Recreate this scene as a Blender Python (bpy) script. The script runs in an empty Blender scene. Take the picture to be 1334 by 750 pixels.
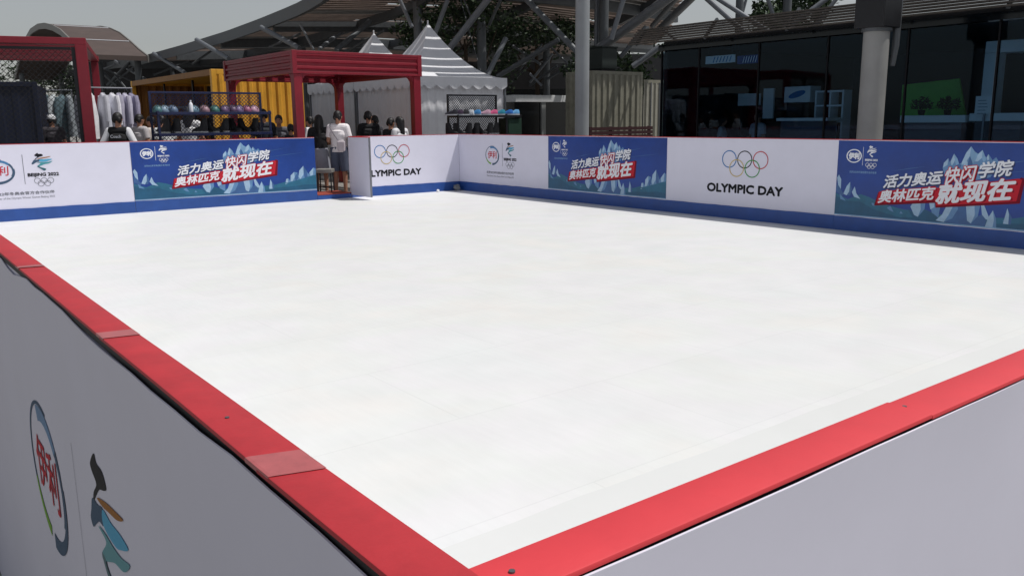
import bpy, bmesh, math, random
from mathutils import Vector, Matrix
from mathutils.geometry import tessellate_polygon
random.seed(7)
sc = bpy.context.scene
C = sc.collection
R = math.radians
PI = math.pi

# ------------------------------------------------------------------ camera
F, YAW, PITCH, ROLL = 1101.25, 0.916, 0.197, -0.010
CAM = Vector((-0.301, -0.446, 1.505))
A, B, W, H = 10.093, 14.922, 0.048, 1.2
fw = Vector((math.cos(YAW)*math.cos(PITCH), math.sin(YAW)*math.cos(PITCH), -math.sin(PITCH)))
rt = Vector((math.sin(YAW), -math.cos(YAW), 0)); up = rt.cross(fw)
rt2 = rt*math.cos(ROLL) + up*math.sin(ROLL); up2 = up*math.cos(ROLL) - rt*math.sin(ROLL)
FH = Vector((math.cos(YAW), math.sin(YAW), 0))
cd = bpy.data.cameras.new('camera'); cam = bpy.data.objects.new('camera', cd); C.objects.link(cam)
m = Matrix((rt2, up2, -fw)).transposed().to_4x4(); m.translation = CAM
cam.matrix_world = m
cd.sensor_width = 36; cd.lens = 36*F/1334; cd.clip_start = 0.05; cd.clip_end = 600
sc.camera = cam

def ray(px, py): return rt2*((px-667)/F) - up2*((py-375)/F) + fw
def at(px, py, D):
    d = ray(px, py); return CAM + d*(D/d.dot(FH))
def gnd(px, D):
    p = at(px, 156, D); return (p.x, p.y)
def hor(px): return 156 - (px-667)*0.0098
def on(px, py, ax, v):
    d = ray(px, py); return CAM + d*((v-CAM[ax])/d[ax])
def zat(px, py, D): return at(px, py, D).z

# ------------------------------------------------------------------ materials
def lin(c):
    return tuple((x/255/12.92 if x/255 <= .04045 else ((x/255+.055)/1.055)**2.4) for x in c)
MATS = {}
def mat(name, col, rough=.6, metal=0., var=.12, scale=6., bump=0., spec=.5, srgb=True, coat=0., transl=0.):
    if name in MATS: return MATS[name]
    ma = bpy.data.materials.new(name); ma.use_nodes = True; MATS[name] = ma
    nt = ma.node_tree; N = nt.nodes; L = nt.links
    b = N['Principled BSDF']
    c = lin(col) if srgb else col
    b.inputs['Roughness'].default_value = rough; b.inputs['Metallic'].default_value = metal
    b.inputs['Specular IOR Level'].default_value = spec
    if coat: b.inputs['Coat Weight'].default_value = coat
    if var:
        tc = N.new('ShaderNodeTexCoord'); nz = N.new('ShaderNodeTexNoise'); nz.inputs['Scale'].default_value = scale
        nz.inputs['Detail'].default_value = 6; nz.inputs['Roughness'].default_value = .65
        L.new(tc.outputs['Object'], nz.inputs['Vector'])
        mx = N.new('ShaderNodeMix'); mx.data_type = 'RGBA'
        mx.inputs[6].default_value = tuple(x*(1-var) for x in c)+(1,)
        mx.inputs[7].default_value = tuple(min(1, x*(1+var)) for x in c)+(1,)
        mr = N.new('ShaderNodeMapRange'); mr.inputs[1].default_value = .3; mr.inputs[2].default_value = .7
        L.new(nz.outputs['Fac'], mr.inputs[0]); L.new(mr.outputs[0], mx.inputs[0])
        L.new(mx.outputs[2], b.inputs['Base Color'])
        rr = N.new('ShaderNodeMapRange'); rr.inputs[3].default_value = max(0, rough-.08); rr.inputs[4].default_value = min(1, rough+.1)
        L.new(nz.outputs['Fac'], rr.inputs[0]); L.new(rr.outputs[0], b.inputs['Roughness'])
        if bump:
            bp = N.new('ShaderNodeBump'); bp.inputs['Strength'].default_value = bump; bp.inputs['Distance'].default_value = .02
            L.new(nz.outputs['Fac'], bp.inputs['Height']); L.new(bp.outputs['Normal'], b.inputs['Normal'])
    else:
        b.inputs['Base Color'].default_value = c+(1,)
    if transl:
        out = N['Material Output']; tr = N.new('ShaderNodeBsdfTranslucent'); tr.inputs['Color'].default_value = c+(1,)
        ms = N.new('ShaderNodeMixShader'); ms.inputs[0].default_value = transl
        L.new(b.outputs[0], ms.inputs[1]); L.new(tr.outputs[0], ms.inputs[2]); L.new(ms.outputs[0], out.inputs[0])
    return ma

white_vinyl = mat('white_vinyl', (222, 221, 236), .45, var=.03, scale=2.5)
blue_kick = mat('blue_kick', (38, 78, 150), .45, var=.12, scale=5)
red_cap = mat('red_cap', (214, 62, 70), .5, var=.06, scale=9, bump=.05)
red_cap_dark = mat('dark_red_cap', (180, 46, 54), .55, var=.12, scale=14, bump=.08)  # deeper red than red_cap, with stronger mottling and bump
black_gap = mat('black_gap', (22, 24, 28), .6)
alu = mat('grey_aluminium', (130, 132, 138), .4, .6)
banner_blue = mat('banner_blue', (20, 60, 138), .35, var=.35, scale=.9)
p_white = mat('print_white', (232, 234, 240), .6, var=0, spec=.15)
p_red = mat('print_red', (196, 42, 56), .6, var=0, spec=.15)
p_dred = mat('print_dark_red', (122, 22, 40), .6, var=0, spec=.15)
p_ice1 = mat('print_ice_light', (158, 188, 214), .4, var=.15, scale=9)
p_ice2 = mat('print_ice_mid', (96, 138, 182), .4, var=.15, scale=9)
p_ice3 = mat('print_ice_dark', (58, 98, 150), .4, var=.15, scale=9)
p_ice4 = mat('print_ice_soft', (124, 164, 200), .4, var=.15, scale=9)
p_teal = mat('print_teal', (36, 104, 134), .4, var=.22, scale=4)
p_teal2 = mat('print_dark_teal', (26, 88, 122), .4, var=.2, scale=4)
p_navy = mat('print_navy', (22, 40, 92), .4, var=.2, scale=2)
p_black = mat('print_black', (30, 30, 36), .6, var=0, spec=.15)
p_grey = mat('print_grey', (120, 122, 130), .6, var=0, spec=.15)
p_blue = mat('print_blue', (24, 112, 176), .6, var=0, spec=.15)
p_steelblue = mat('print_steel_blue', (64, 122, 170), .4, var=.1)
p_sky = mat('print_sky_blue', (90, 170, 205), .6, var=0, spec=.15)
p_green = mat('print_green', (60, 150, 70), .6, var=0, spec=.15)
p_lime = mat('print_lime', (120, 170, 60), .6, var=0, spec=.15)
p_yellow = mat('print_yellow', (230, 190, 60), .6, var=0, spec=.15)
p_orange = mat('print_ochre', (160, 108, 52), .6, var=0, spec=.15)
p_slate = mat('print_slate', (70, 92, 116), .6, var=0, spec=.15)
p_rail = mat('print_pale', (150, 190, 220), .6, var=0, spec=.15)
steel = mat('painted_steel', (112, 116, 122), .45, .2, var=.1)
steel_d = mat('dark_steel', (88, 92, 96), .5, .2)
roof_brown = mat('slat_brown', (140, 124, 116), .7, var=.3, scale=3)
roof_dark = mat('slat_dark', (100, 98, 96), .7, var=.3, scale=3)
red_paint = mat('red_container_paint', (128, 22, 40), .42, var=.1, scale=4)
yel_paint = mat('yellow_container_paint', (232, 172, 60), .45, var=.14, scale=3)
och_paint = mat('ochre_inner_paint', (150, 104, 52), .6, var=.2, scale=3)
tent_white = mat('tent_fabric', (238, 239, 244), .6, var=.04, scale=4, transl=.14)
blue_steel = mat('blue_rack_steel', (20, 30, 70), .4, .1)
blk_steel = mat('black_rack_steel', (26, 28, 34), .45, .1)
navy_paint = mat('navy_container_paint', (12, 24, 50), .5, var=.12)
beige_paint = mat('beige_container_paint', (132, 130, 116), .55, var=.2, scale=4)
dk_frame = mat('dark_frame', (14, 16, 22), .45, 0., spec=.2)
dk_red = mat('dark_red_slats', (58, 26, 30), .6)

# ------------------------------------------------------------------ mesh builder
class G:
    def __init__(s): s.v = []; s.f = []; s.m = []; s.mats = []
    def mi(s, ma):
        if ma not in s.mats: s.mats.append(ma)
        return s.mats.index(ma)
    def add(s, vs, fs, ma, M=None):
        o = len(s.v); k = s.mi(ma)
        s.v += [tuple(M @ Vector(v)) if M else tuple(v) for v in vs]
        s.f += [tuple(i+o for i in f) for f in fs]; s.m += [k]*len(fs)
    def box(s, x0, x1, y0, y1, z0, z1, ma, M=None):
        v = [(x0,y0,z0),(x1,y0,z0),(x1,y1,z0),(x0,y1,z0),(x0,y0,z1),(x1,y0,z1),(x1,y1,z1),(x0,y1,z1)]
        s.add(v, [(0,3,2,1),(4,5,6,7),(0,1,5,4),(1,2,6,5),(2,3,7,6),(3,0,4,7)], ma, M)
    def rings(s, rs, ma, cap=True, M=None, closed=True):
        n = len(rs[0]); v = [p for r in rs for p in r]; f = []
        for i in range(len(rs)-1):
            for j in range(n if closed else n-1):
                k = (j+1) % n; f.append((i*n+j, i*n+k, (i+1)*n+k, (i+1)*n+j))
        if cap: f.append(tuple(range(n-1, -1, -1))); f.append(tuple((len(rs)-1)*n+j for j in range(n)))
        s.add(v, f, ma, M)
    def tube(s, pts, r, ma, n=8, M=None):
        pts = [Vector(p) for p in pts]
        rad = r if isinstance(r, (list, tuple)) else [r]*len(pts)
        rs = []
        for i, p in enumerate(pts):
            t = (pts[min(i+1, len(pts)-1)] - pts[max(i-1, 0)]).normalized()
            a = t.cross(Vector((0,0,1)) if abs(t.z) < .9 else Vector((1,0,0))).normalized(); b = t.cross(a)
            rs.append([p + (a*math.cos(2*PI*k/n) + b*math.sin(2*PI*k/n))*rad[i] for k in range(n)])
        s.rings(rs, ma, True, M)
    def bar(s, p, q, w, h, ma, M=None):
        p, q = Vector(p), Vector(q); t = (q-p).normalized()
        a = t.cross(Vector((0,0,1)) if abs(t.z) < .9 else Vector((0,1,0))).normalized(); b = a.cross(t)
        rs = [[c+a*w/2*i+b*h/2*j for i, j in ((-1,-1),(1,-1),(1,1),(-1,1))] for c in (p, q)]
        s.rings(rs, ma, True, M)
    def ell(s, c, rx, ry, rz, ma, nu=14, nv=9, M=None, v0=0., v1=1.):
        rs = []
        for i in range(nv+1):
            t = PI*(v0+(v1-v0)*i/nv); k = max(math.sin(t), .01)
            rs.append([(c[0]+rx*k*math.cos(2*PI*j/nu), c[1]+ry*k*math.sin(2*PI*j/nu), c[2]-rz*math.cos(t)) for j in range(nu)])
        s.rings(rs, ma, True, M)
    def capsule(s, p, q, r1, r2, ma, n=10):
        p, q = Vector(p), Vector(q); t = (q-p).normalized()
        a = t.cross(Vector((0,0,1)) if abs(t.z) < .9 else Vector((1,0,0))).normalized(); b = t.cross(a)
        rs = []
        for i in range(4):
            th = PI/2*(i+.25)/4; rs.append((p - t*r1*math.cos(th), r1*math.sin(th)))
        rs.append((p, r1)); rs.append((q, r2))
        for i in range(3, -1, -1):
            th = PI/2*(i+.25)/4; rs.append((q + t*r2*math.cos(th), r2*math.sin(th)))
        s.rings([[c + (a*math.cos(2*PI*k/n)+b*math.sin(2*PI*k/n))*r for k in range(n)] for c, r in rs], ma)
    def corr(s, p0, u, n, L, z0, z1, ma, pitch=.28, d=.036, horiz=False):
        """corrugated sheet from p0 along unit u, standing z0..z1, ribs stepping along n"""
        p0, u, n = Vector(p0), Vector(u), Vector(n); prof = []
        tot = (z1-z0) if horiz else L; x = 0
        while x < tot-1e-6:
            for fx, dd in ((0,0),(.30,0),(.42,1),(.72,1),(.86,0)):
                if x+fx*pitch <= tot: prof.append((x+fx*pitch, dd*d))
            x += pitch
        prof.append((tot, 0))
        vs = []; fs = []
        for t, o in prof:
            if horiz:
                vs += [p0+n*o+Vector((0,0,z0+t)), p0+u*L+n*o+Vector((0,0,z0+t))]
            else:
                q = p0+u*t+n*o; vs += [(q.x,q.y,q.z+z0), (q.x,q.y,q.z+z1)]
        for i in range(len(prof)-1): fs.append((2*i, 2*i+2, 2*i+3, 2*i+1))
        s.add(vs, fs, ma)
    def mesh(s, name, smooth=False, ang=35):
        me = bpy.data.meshes.new(name); me.from_pydata(s.v, [], s.f)
        for ma in s.mats: me.materials.append(ma)
        me.polygons.foreach_set('material_index', s.m)
        if smooth:
            me.polygons.foreach_set('use_smooth', [True]*len(me.polygons)); me.set_sharp_from_angle(angle=R(ang))
        me.update(); return me
    def build(s, name, parent=None, loc=(0,0,0), smooth=False, bevel=0, rz=0, solid=0):
        o = bpy.data.objects.new(name, s.mesh(name, smooth)); C.objects.link(o)
        o.location = loc; o.rotation_euler = (0,0,rz)
        if parent: o.parent = parent
        if solid:
            sm = o.modifiers.new('thickness', 'SOLIDIFY'); sm.thickness = solid
        if bevel:
            b = o.modifiers.new('bevel', 'BEVEL'); b.width = bevel; b.segments = 2; b.limit_method = 'ANGLE'; b.harden_normals = False
        return o
def tag(o, label, cat, group=None, kind=None):
    if label: o['label'] = label
    if cat: o['category'] = cat
    if group: o['group'] = group
    if kind: o['kind'] = kind
    return o
def thing(name, label, cat, loc=(0,0,0), rz=0, group=None):
    o = bpy.data.objects.new(name, None); C.objects.link(o); o.empty_display_size = .2
    o.location = loc; o.rotation_euler = (0,0,rz); return tag(o, label, cat, group)
def copy_thing(src, label, loc, rz=0, group=None):
    r = src.copy(); C.objects.link(r); r.location = loc; r.rotation_euler = (0,0,rz); r['label'] = label
    if group: r['group'] = group
    for ch in list(src.children):
        c = ch.copy(); C.objects.link(c); c.parent = r
        for g in list(ch.children):
            d = g.copy(); C.objects.link(d); d.parent = c
    return r

# ------------------------------------------------------------------ flat print on a panel
_txt = {}
def text2d(body, offset=0., shear=0.):
    key = (body, offset, shear)
    if key in _txt: return _txt[key]
    cu = bpy.data.curves.new('lettering', 'FONT'); cu.body = body; cu.offset = offset; cu.shear = shear; cu.resolution_u = 3
    o = bpy.data.objects.new('lettering', cu); C.objects.link(o)
    dg = bpy.context.evaluated_depsgraph_get(); dg.update()
    me = bpy.data.meshes.new_from_object(o.evaluated_get(dg), depsgraph=dg)
    v = [(p.co.x, p.co.y) for p in me.vertices]; f = [tuple(p.vertices) for p in me.polygons]
    bpy.data.objects.remove(o); bpy.data.curves.remove(cu); bpy.data.meshes.remove(me)
    _txt[key] = (v, f); return v, f
class Print(G):
    """faces on the plane y = -layer, x to the viewer's right, z up"""
    def fl(s, pts, fs, ma, layer): s.add([(x, -.0012-.0007*layer, z) for x, z in pts], fs, ma)
    def poly(s, pts, ma, layer=0):
        tri = tessellate_polygon([[Vector((x, z, 0)) for x, z in pts]])
        s.fl(pts, [tuple(t) for t in tri], ma, layer)
    def arc(s, cx, cz, rx, rz, w, ma, a0=0, a1=360, layer=0, n=40, taper=None):
        pts = []; fs = []
        for i in range(n+1):
            t = i/n; a = R(a0+(a1-a0)*t); ww = w if taper is None else w*(taper[0]+(taper[1]-taper[0])*t)
            for k in (-.5, .5): pts.append((cx+(rx+ww*k)*math.cos(a), cz+(rz+ww*k*rz/rx)*math.sin(a)))
        for i in range(n): fs.append((2*i, 2*i+2, 2*i+3, 2*i+1))
        s.fl(pts, fs, ma, layer)
    def text(s, body, x0, x1, z0, z1, ma, layer=0, offset=0., shear=0., angle=0., ref=None, bold=0., nb=8):
        """fitted to the box; angle tips the baseline; bold thickens the strokes by that many metres"""
        v, f = text2d(body, 0., shear)
        bx0 = min(p[0] for p in v); bx1 = max(p[0] for p in v); by0 = min(p[1] for p in v); by1 = max(p[1] for p in v)
        ca = math.tan(R(angle)); pts = []
        for x, y in v:
            u = (x-bx0)/(bx1-bx0)*(x1-x0); w = (y-by0)/(by1-by0)*(z1-z0)
            pts.append((x0+u, z0+w+u*ca))
        s.fl(pts, f, ma, layer)
        if bold:
            for k in range(nb):
                a = 2*PI*k/nb; s.fl([(x+bold*math.cos(a), z+bold*math.sin(a)) for x, z in pts], f, ma, layer-.03*(k+1))
def rings5(P, cx, cz, r, cols, w=.018, layer=2, sq=1.):
    for dx, dz, c in ((-2.2, 0, 0), (0, 0, 1), (2.2, 0, 2), (-1.1, -1.05, 3), (1.1, -1.05, 4)):
        P.arc(cx+dx*r*sq, cz+dz*r, r*sq, r, w, cols[c], layer=layer+c*.3, n=36)
FLY = [('k', [(.18,.89),(.32,1.),(.37,.95),(.51,.94),(.58,.855),(.5,.81),(.36,.76),(.18,.62),(.14,.59),(.19,.68),(.30,.78),(.2,.84)]),
       ('n', [(0,.42),(.05,.50),(.12,.61),(.26,.62),(.41,.645),(.39,.52),(.27,.50),(.15,.43),(.05,.37)]),
       ('s', [(.41,.645),(.61,.635),(.82,.652),(1.0,.635),(.84,.555),(.66,.50),(.39,.52)]),
       ('o', [(.28,.675),(.5,.735),(.74,.775),(.95,.80),(.8,.735),(.6,.70),(.42,.67)]),
       ('t', [(.23,.45),(.39,.475),(.61,.47),(.8,.485),(1.0,.53),(.84,.41),(.61,.36),(.42,.28),(.27,.225),(.26,.275),(.42,.42)]),
       ('d', [(.26,.275),(.35,.26),(.38,.21),(.65,.10),(.595,.01),(.53,.01),(.42,.1),(.28,.215)])]
def smooth_loop(pts, k=5):
    n = len(pts); out = []
    for i in range(n):
        p0, p1, p2, p3 = pts[i-1], pts[i], pts[(i+1) % n], pts[(i+2) % n]
        for j in range(k):
            t = j/k
            out.append(tuple(.5*(2*b+(c-a)*t+(2*a-5*b+4*c-d)*t*t+(3*b-a-3*c+d)*t**3) for a, b, c, d in zip(p0, p1, p2, p3)))
    return out
def flyer(P, x0, x1, z0, z1, mono=None, layer=2):
    cm = dict(k=p_black, n=p_slate, s=p_sky, t=mat('print_sea', (70,150,160), .4, var=0), d=mat('print_deep_teal', (34,92,104), .4, var=0), o=p_orange)
    for i, (k, pts) in enumerate(FLY):
        P.poly([(x0+x*(x1-x0), z0+z*(z1-z0)) for x, z in smooth_loop(pts)], mono or cm[k], layer+.2*i)
def swirl_logo(P, cx, cz, rx, rz, layer=2):
    k = rx/.25
    P.arc(cx, cz, rx, rz, .026*k, p_slate, 72, 205, layer, taper=(.35,.9))
    P.arc(cx, cz, rx*.99, rz*.99, .034*k, p_lime, 204, 258, layer+.2, taper=(.7,1.35))
    P.arc(cx+rx*.03, cz, rx*.86, rz*.86, .052*k, p_steelblue, 112, 40, layer+.3, taper=(1.1,.75))
    P.arc(cx+rx*.03, cz, rx*.88, rz*.88, .036*k, p_slate, 41, -30, layer+.4, taper=(1.0,.3))
    P.arc(cx+rx*.02, cz-rz*.03, rx*.96, rz*.98, .05*k, p_slate, 268, 372, layer+.5, taper=(1.15,.25))
    P.text('伊利', cx-rx*.66, cx+rx*.66, cz-rz*.38, cz+rz*.42, p_red, layer+1, shear=.05, bold=rx*.007)

# ------------------------------------------------------------------ ground, ice
def ground():
    g = G(); ma = mat('plaza_paving', (138, 134, 128), .8, var=.2, scale=.6, bump=.1)
    nt = ma.node_tree; N = nt.nodes; L = nt.links
    br = N.new('ShaderNodeTexBrick'); br.inputs['Scale'].default_value = 1.; br.inputs['Mortar Size'].default_value = .008
    br.inputs['Brick Width'].default_value = .6; br.inputs['Row Height'].default_value = .3
    br.inputs['Color1'].default_value = (.26,.25,.235,1); br.inputs['Color2'].default_value = (.2,.195,.185,1); br.inputs['Mortar'].default_value = (.08,.08,.08,1)
    tc = N.new('ShaderNodeTexCoord'); L.new(tc.outputs['Object'], br.inputs['Vector'])
    L.new(br.outputs['Color'], N['Principled BSDF'].inputs['Base Color'])
    g.add([(-300,-300,-.26),(300,-300,-.26),(300,300,-.26),(-300,300,-.26)], [(0,1,2,3)], ma)
    tag(g.build('ground'), None, None, kind='structure')
    g = G(); g.add([(-.044,-.044,-.02),(90,-.044,-.02),(90,110,-.02),(-60,110,-.02),(-60,15.1,-.02),(-.044,15.1,-.02),(-.044,-.044,-.255),(90,-.044,-.255),(90,110,-.255),(-60,110,-.255),(-60,15.1,-.255),(-.044,15.1,-.255)],
        [(0,1,2,5),(5,2,3,4)]+[(i,(i+1)%6,6+(i+1)%6,6+i) for i in range(6)], ma); tag(g.build('plaza_deck'), None, None, kind='structure')
    ice = mat('synthetic_ice', (232, 233, 230), .5, var=0, spec=.3)
    nt = ice.node_tree; N = nt.nodes; L = nt.links; b = N['Principled BSDF']
    tc = N.new('ShaderNodeTexCoord')
    n1 = N.new('ShaderNodeTexNoise'); n1.inputs['Scale'].default_value = .9; n1.inputs['Detail'].default_value = 5
    n2 = N.new('ShaderNodeTexNoise'); n2.inputs['Scale'].default_value = 2.3; n2.inputs['Detail'].default_value = 8
    n3 = N.new('ShaderNodeTexNoise'); n3.inputs['Scale'].default_value = 30; n3.inputs['Detail'].default_value = 4
    mp = N.new('ShaderNodeMapping'); mp.inputs['Scale'].default_value = (1, .12, 1); mp.inputs['Rotation'].default_value = (0,0,.5)
    L.new(tc.outputs['Object'], n1.inputs['Vector']); L.new(tc.outputs['Object'], n2.inputs['Vector'])
    L.new(tc.outputs['Object'], mp.inputs['Vector']); L.new(mp.outputs['Vector'], n3.inputs['Vector'])
    cr = N.new('ShaderNodeValToRGB'); e = cr.color_ramp.elements
    e[0].position = .30; e[0].color = (.735,.755,.755,1); e[1].position = .70; e[1].color = (.77,.76,.74,1)
    q = e.new(.46); q.color = (.76,.76,.768,1); q = e.new(.54); q.color = (.745,.762,.75,1)
    L.new(n1.outputs['Fac'], cr.inputs['Fac'])
    m1 = N.new('ShaderNodeMix'); m1.data_type = 'RGBA'; m1.blend_type = 'MULTIPLY'; m1.inputs[0].default_value = 1
    r2 = N.new('ShaderNodeMapRange'); r2.inputs[1].default_value = .3; r2.inputs[2].default_value = .7; r2.inputs[3].default_value = .97; r2.inputs[4].default_value = 1.03
    L.new(n2.outputs['Fac'], r2.inputs[0]); L.new(cr.outputs['Color'], m1.inputs[6]); L.new(r2.outputs[0], m1.inputs[7])
    m2 = N.new('ShaderNodeMix'); m2.data_type = 'RGBA'; m2.blend_type = 'MULTIPLY'; m2.inputs[0].default_value = 1
    r3 = N.new('ShaderNodeMapRange'); r3.inputs[1].default_value = .35; r3.inputs[2].default_value = .65; r3.inputs[3].default_value = .985; r3.inputs[4].default_value = 1.008
    L.new(n3.outputs['Fac'], r3.inputs[0]); L.new(m1.outputs[2], m2.inputs[6]); L.new(r3.outputs[0], m2.inputs[7])
    # faint sheet joints of the synthetic ice
    br = N.new('ShaderNodeTexBrick'); br.inputs['Scale'].default_value = 1; br.inputs['Brick Width'].default_value = 2.; br.inputs['Row Height'].default_value = 1.
    br.inputs['Mortar Size'].default_value = .004; br.inputs['Color1'].default_value = (1,1,1,1); br.inputs['Color2'].default_value = (.985,.985,.985,1); br.inputs['Mortar'].default_value = (.93,.93,.93,1)
    L.new(tc.outputs['Object'], br.inputs['Vector'])
    m3 = N.new('ShaderNodeMix'); m3.data_type = 'RGBA'; m3.blend_type = 'MULTIPLY'; m3.inputs[0].default_value = 1
    L.new(m2.outputs[2], m3.inputs[6]); L.new(br.outputs['Color'], m3.inputs[7]); L.new(m3.outputs[2], b.inputs['Base Color'])
    g = G(); g.box(0, A, 0, B, -.016, 0, ice)
    tag(g.build('ice_sheet'), None, None, kind='structure')
    g = G(); n = 60; e_ = mat('synthetic_ice_edge', (218, 220, 219), .55, var=.02, scale=1.2, spec=.25); vs = []
    for i in range(n+1): vs += [(.005+(A-.015)*i/n, .005, .004), (.005+(A-.015)*i/n, 1.92+.006*math.sin(i*.7)+.004*math.sin(i*1.9), .004)]
    g.add(vs, [(2*i, 2*i+2, 2*i+3, 2*i+1) for i in range(n)], e_); tag(g.build('ice_edge_sheet'), None, None, kind='structure')
ground()

# ------------------------------------------------------------------ rink boards
def board_body(t, L, kick=True, z_kick=.19, cap=True, seed=0):
    g = G(); g.box(0, L, 0, W, 0, 1.191, white_vinyl); g.build('panel', t, bevel=.002)
    if kick:
        g = G(); n = 24; rnd = random.Random(seed)
        top = [z_kick+rnd.uniform(-.003,.003) for _ in range(n+1)]
        rs = [[(L*i/n, 0-.004, -.0), (L*i/n, -.010-.0015*rnd.random(), 0), (L*i/n, -.010-.0015*rnd.random(), top[i]), (L*i/n, -.0005, top[i])] for i in range(n+1)]
        g.rings(rs, blue_kick); g.build('kick_plate', t)
    if cap:
        g = G(); g.box(.001, L-.001, -.002, W+.004, 1.1915, 1.2, red_cap_dark); g.build('top_cap', t, bevel=.002)
GRP_L = 'far rink boards facing the camera, short side'
def logo_panel(P, u0, zc=0., s=1., with_words=True):
    """u0 = x of the swirl logo's centre"""
    swirl_logo(P, u0, .785, .245*s, .182)
    P.poly([(u0+.37*s-.004,.57),(u0+.37*s+.004,.57),(u0+.37*s+.004,1.03),(u0+.37*s-.004,1.03)], p_grey, 2)
    flyer(P, u0+.49*s, u0+.79*s, .77, 1.05)
    P.text('BEIJING 2022', u0+.42*s, u0+.86*s, .672, .735, p_black, 2, bold=.0035)
    rings5(P, u0+.64*s, .615, .043, [p_grey]*5, .007, 2)
    P.text('北京2022年冬奥会官方合作伙伴', u0-.22*s, u0+.77*s, .405, .455, p_grey, 2, bold=.0015)
    P.text('Official Partner of the Olympic Winter Games Beijing 2022', u0-.22*s, u0+.77*s, .335, .375, p_grey, 2)
def rings_panel(P, cx, cz=.885, full=True):
    rings5(P, cx, cz, .123, [p_blue, p_black, mat('print_ring_red', (190,60,72), .4, var=0), mat('print_ring_yellow', (200,176,110), .4, var=0), p_green], .0145, sq=1.03)
    P.text('OLYMPIC DAY', cx-.675, cx+.675, .39, .51, p_black, 2, bold=.0085)
def ice_banner(P, w, seed=0):
    rnd = random.Random(5)
    def q(u, v): return (u*w, .2+v*.983)
    P.poly([q(0,0.002),q(1,0.002),q(1,1),q(0,1)], banner_blue, 0)
    P.poly([q(0,.02),q(.0,.30),q(.06,.22),q(.12,.30),q(.16,.27),q(.22,.2),q(.3,.15),q(.4,.12),q(.6,.12),q(.75,.14),q(.83,.2),q(.9,.26),q(1,.36),q(1,.02)], p_teal, 1)
    P.poly([q(0,.02),q(.0,.26),q(.06,.2),q(.12,.2),q(.2,.1),q(.3,.04),q(.45,.07),q(.6,.03),q(.75,.08),q(.9,.1),q(1,.16),q(1,.02)], p_teal2, 1.4)
    def put(ma, ly, *polys):
        for k, pl in enumerate(polys): P.poly([q(*a) for a in pl], ma, ly+.006*k)
    crest = [(.465,.685),(.468,.749),(.484,.806),(.491,.758),(.494,.772),(.505,.864),(.52,.805),(.528,.741),(.537,.756),(.551,.876),(.568,.954),(.583,.896),(.597,.868),(.612,.914),(.623,.845),(.629,.827),(.635,.869),(.648,.817),(.652,.798),(.664,.835),(.672,.799),(.678,.745),(.65,.6),(.601,.56),(.481,.55)]
    put(p_ice2, 1.7, crest)
    put(p_ice1, 1.8, [(.468,.749),(.484,.806),(.483,.724),(.466,.693)], [(.494,.772),(.505,.864),(.51,.779),(.503,.726),(.497,.726)], [(.537,.756),(.551,.876),(.568,.954),(.567,.844),(.552,.757),(.539,.73)], [(.587,.778),(.597,.868),(.612,.914),(.612,.822),(.598,.779)], [(.629,.827),(.635,.869),(.64,.808),(.634,.791)], [(.545,.74),(.556,.79),(.566,.72),(.552,.66)])
    put(p_ice4, 1.85, [(.568,.954),(.583,.896),(.596,.863),(.591,.804),(.58,.752),(.568,.827)], [(.51,.779),(.505,.864),(.52,.805),(.527,.746),(.517,.728)], [(.612,.822),(.612,.914),(.623,.845),(.628,.8),(.62,.77)])
    put(p_ice3, 1.87, [(.515,.72),(.528,.741),(.537,.73),(.53,.66)], [(.567,.844),(.58,.752),(.572,.68),(.56,.74)])
    put(p_teal2, 1.7, [(.334,.155),(.363,.125),(.381,.064),(.406,.168),(.437,.132),(.465,.075),(.455,.04),(.44,.018),(.362,.043)])
    put(p_ice3, 1.735, [(.529,.23),(.566,.252),(.579,.07),(.594,.039),(.618,.132),(.633,.156),(.651,.092),(.648,.014),(.561,.016),(.488,.027)])
    put(p_ice1, 1.8, [(.346,.185),(.357,.25),(.385,.30),(.39,.16),(.381,.064),(.364,.085)], [(.498,.26),(.529,.30),(.505,.12),(.488,.027),(.455,.04),(.479,.118)], [(.566,.30),(.60,.32),(.606,.14),(.594,.039),(.579,.07)], [(.648,.014),(.657,.125),(.672,.217),(.679,.1),(.676,.01)])
    put(p_ice2, 1.84, [(.385,.30),(.407,.29),(.406,.168),(.381,.064),(.39,.16)], [(.419,.29),(.442,.31),(.469,.22),(.465,.075),(.437,.132)], [(.60,.32),(.625,.32),(.618,.132),(.594,.039),(.606,.14)], [(.672,.217),(.686,.119),(.69,.015),(.676,.01),(.679,.1)], [(.505,.12),(.529,.30),(.54,.2),(.52,.08),(.488,.027)])
    put(p_ice1, 1.97, [(.624,.30),(.636,.28),(.666,.089),(.648,.105),(.633,.156)], [(.419,.29),(.442,.31),(.445,.2),(.43,.17)])
    put(p_ice2, 1.9, [(.71,.105),(.724,.132),(.733,.094),(.72,.064)], [(.173,.193),(.182,.199),(.192,.159),(.179,.162)], [(.244,.149),(.26,.175),(.275,.1),(.257,.118)], [(.301,.088),(.307,.121),(.316,.086)])
    put(p_ice1, 2.0, [(.713,.07),(.723,.252),(.731,.182),(.732,.067)]); put(p_ice3, 2.04, [(.723,.252),(.742,.147),(.742,.065),(.732,.067),(.731,.182)])
    put(p_ice2, 1.76, [(.809,.135),(.816,.236),(.829,.247),(.841,.198),(.844,.3),(.866,.366),(.887,.349),(.891,.287),(.898,.389),(.924,.476),(.944,.368),(.95,.311),(.959,.343),(.985,.432),(.998,.41),(.996,.25),(.92,.2),(.858,.16)])
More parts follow.
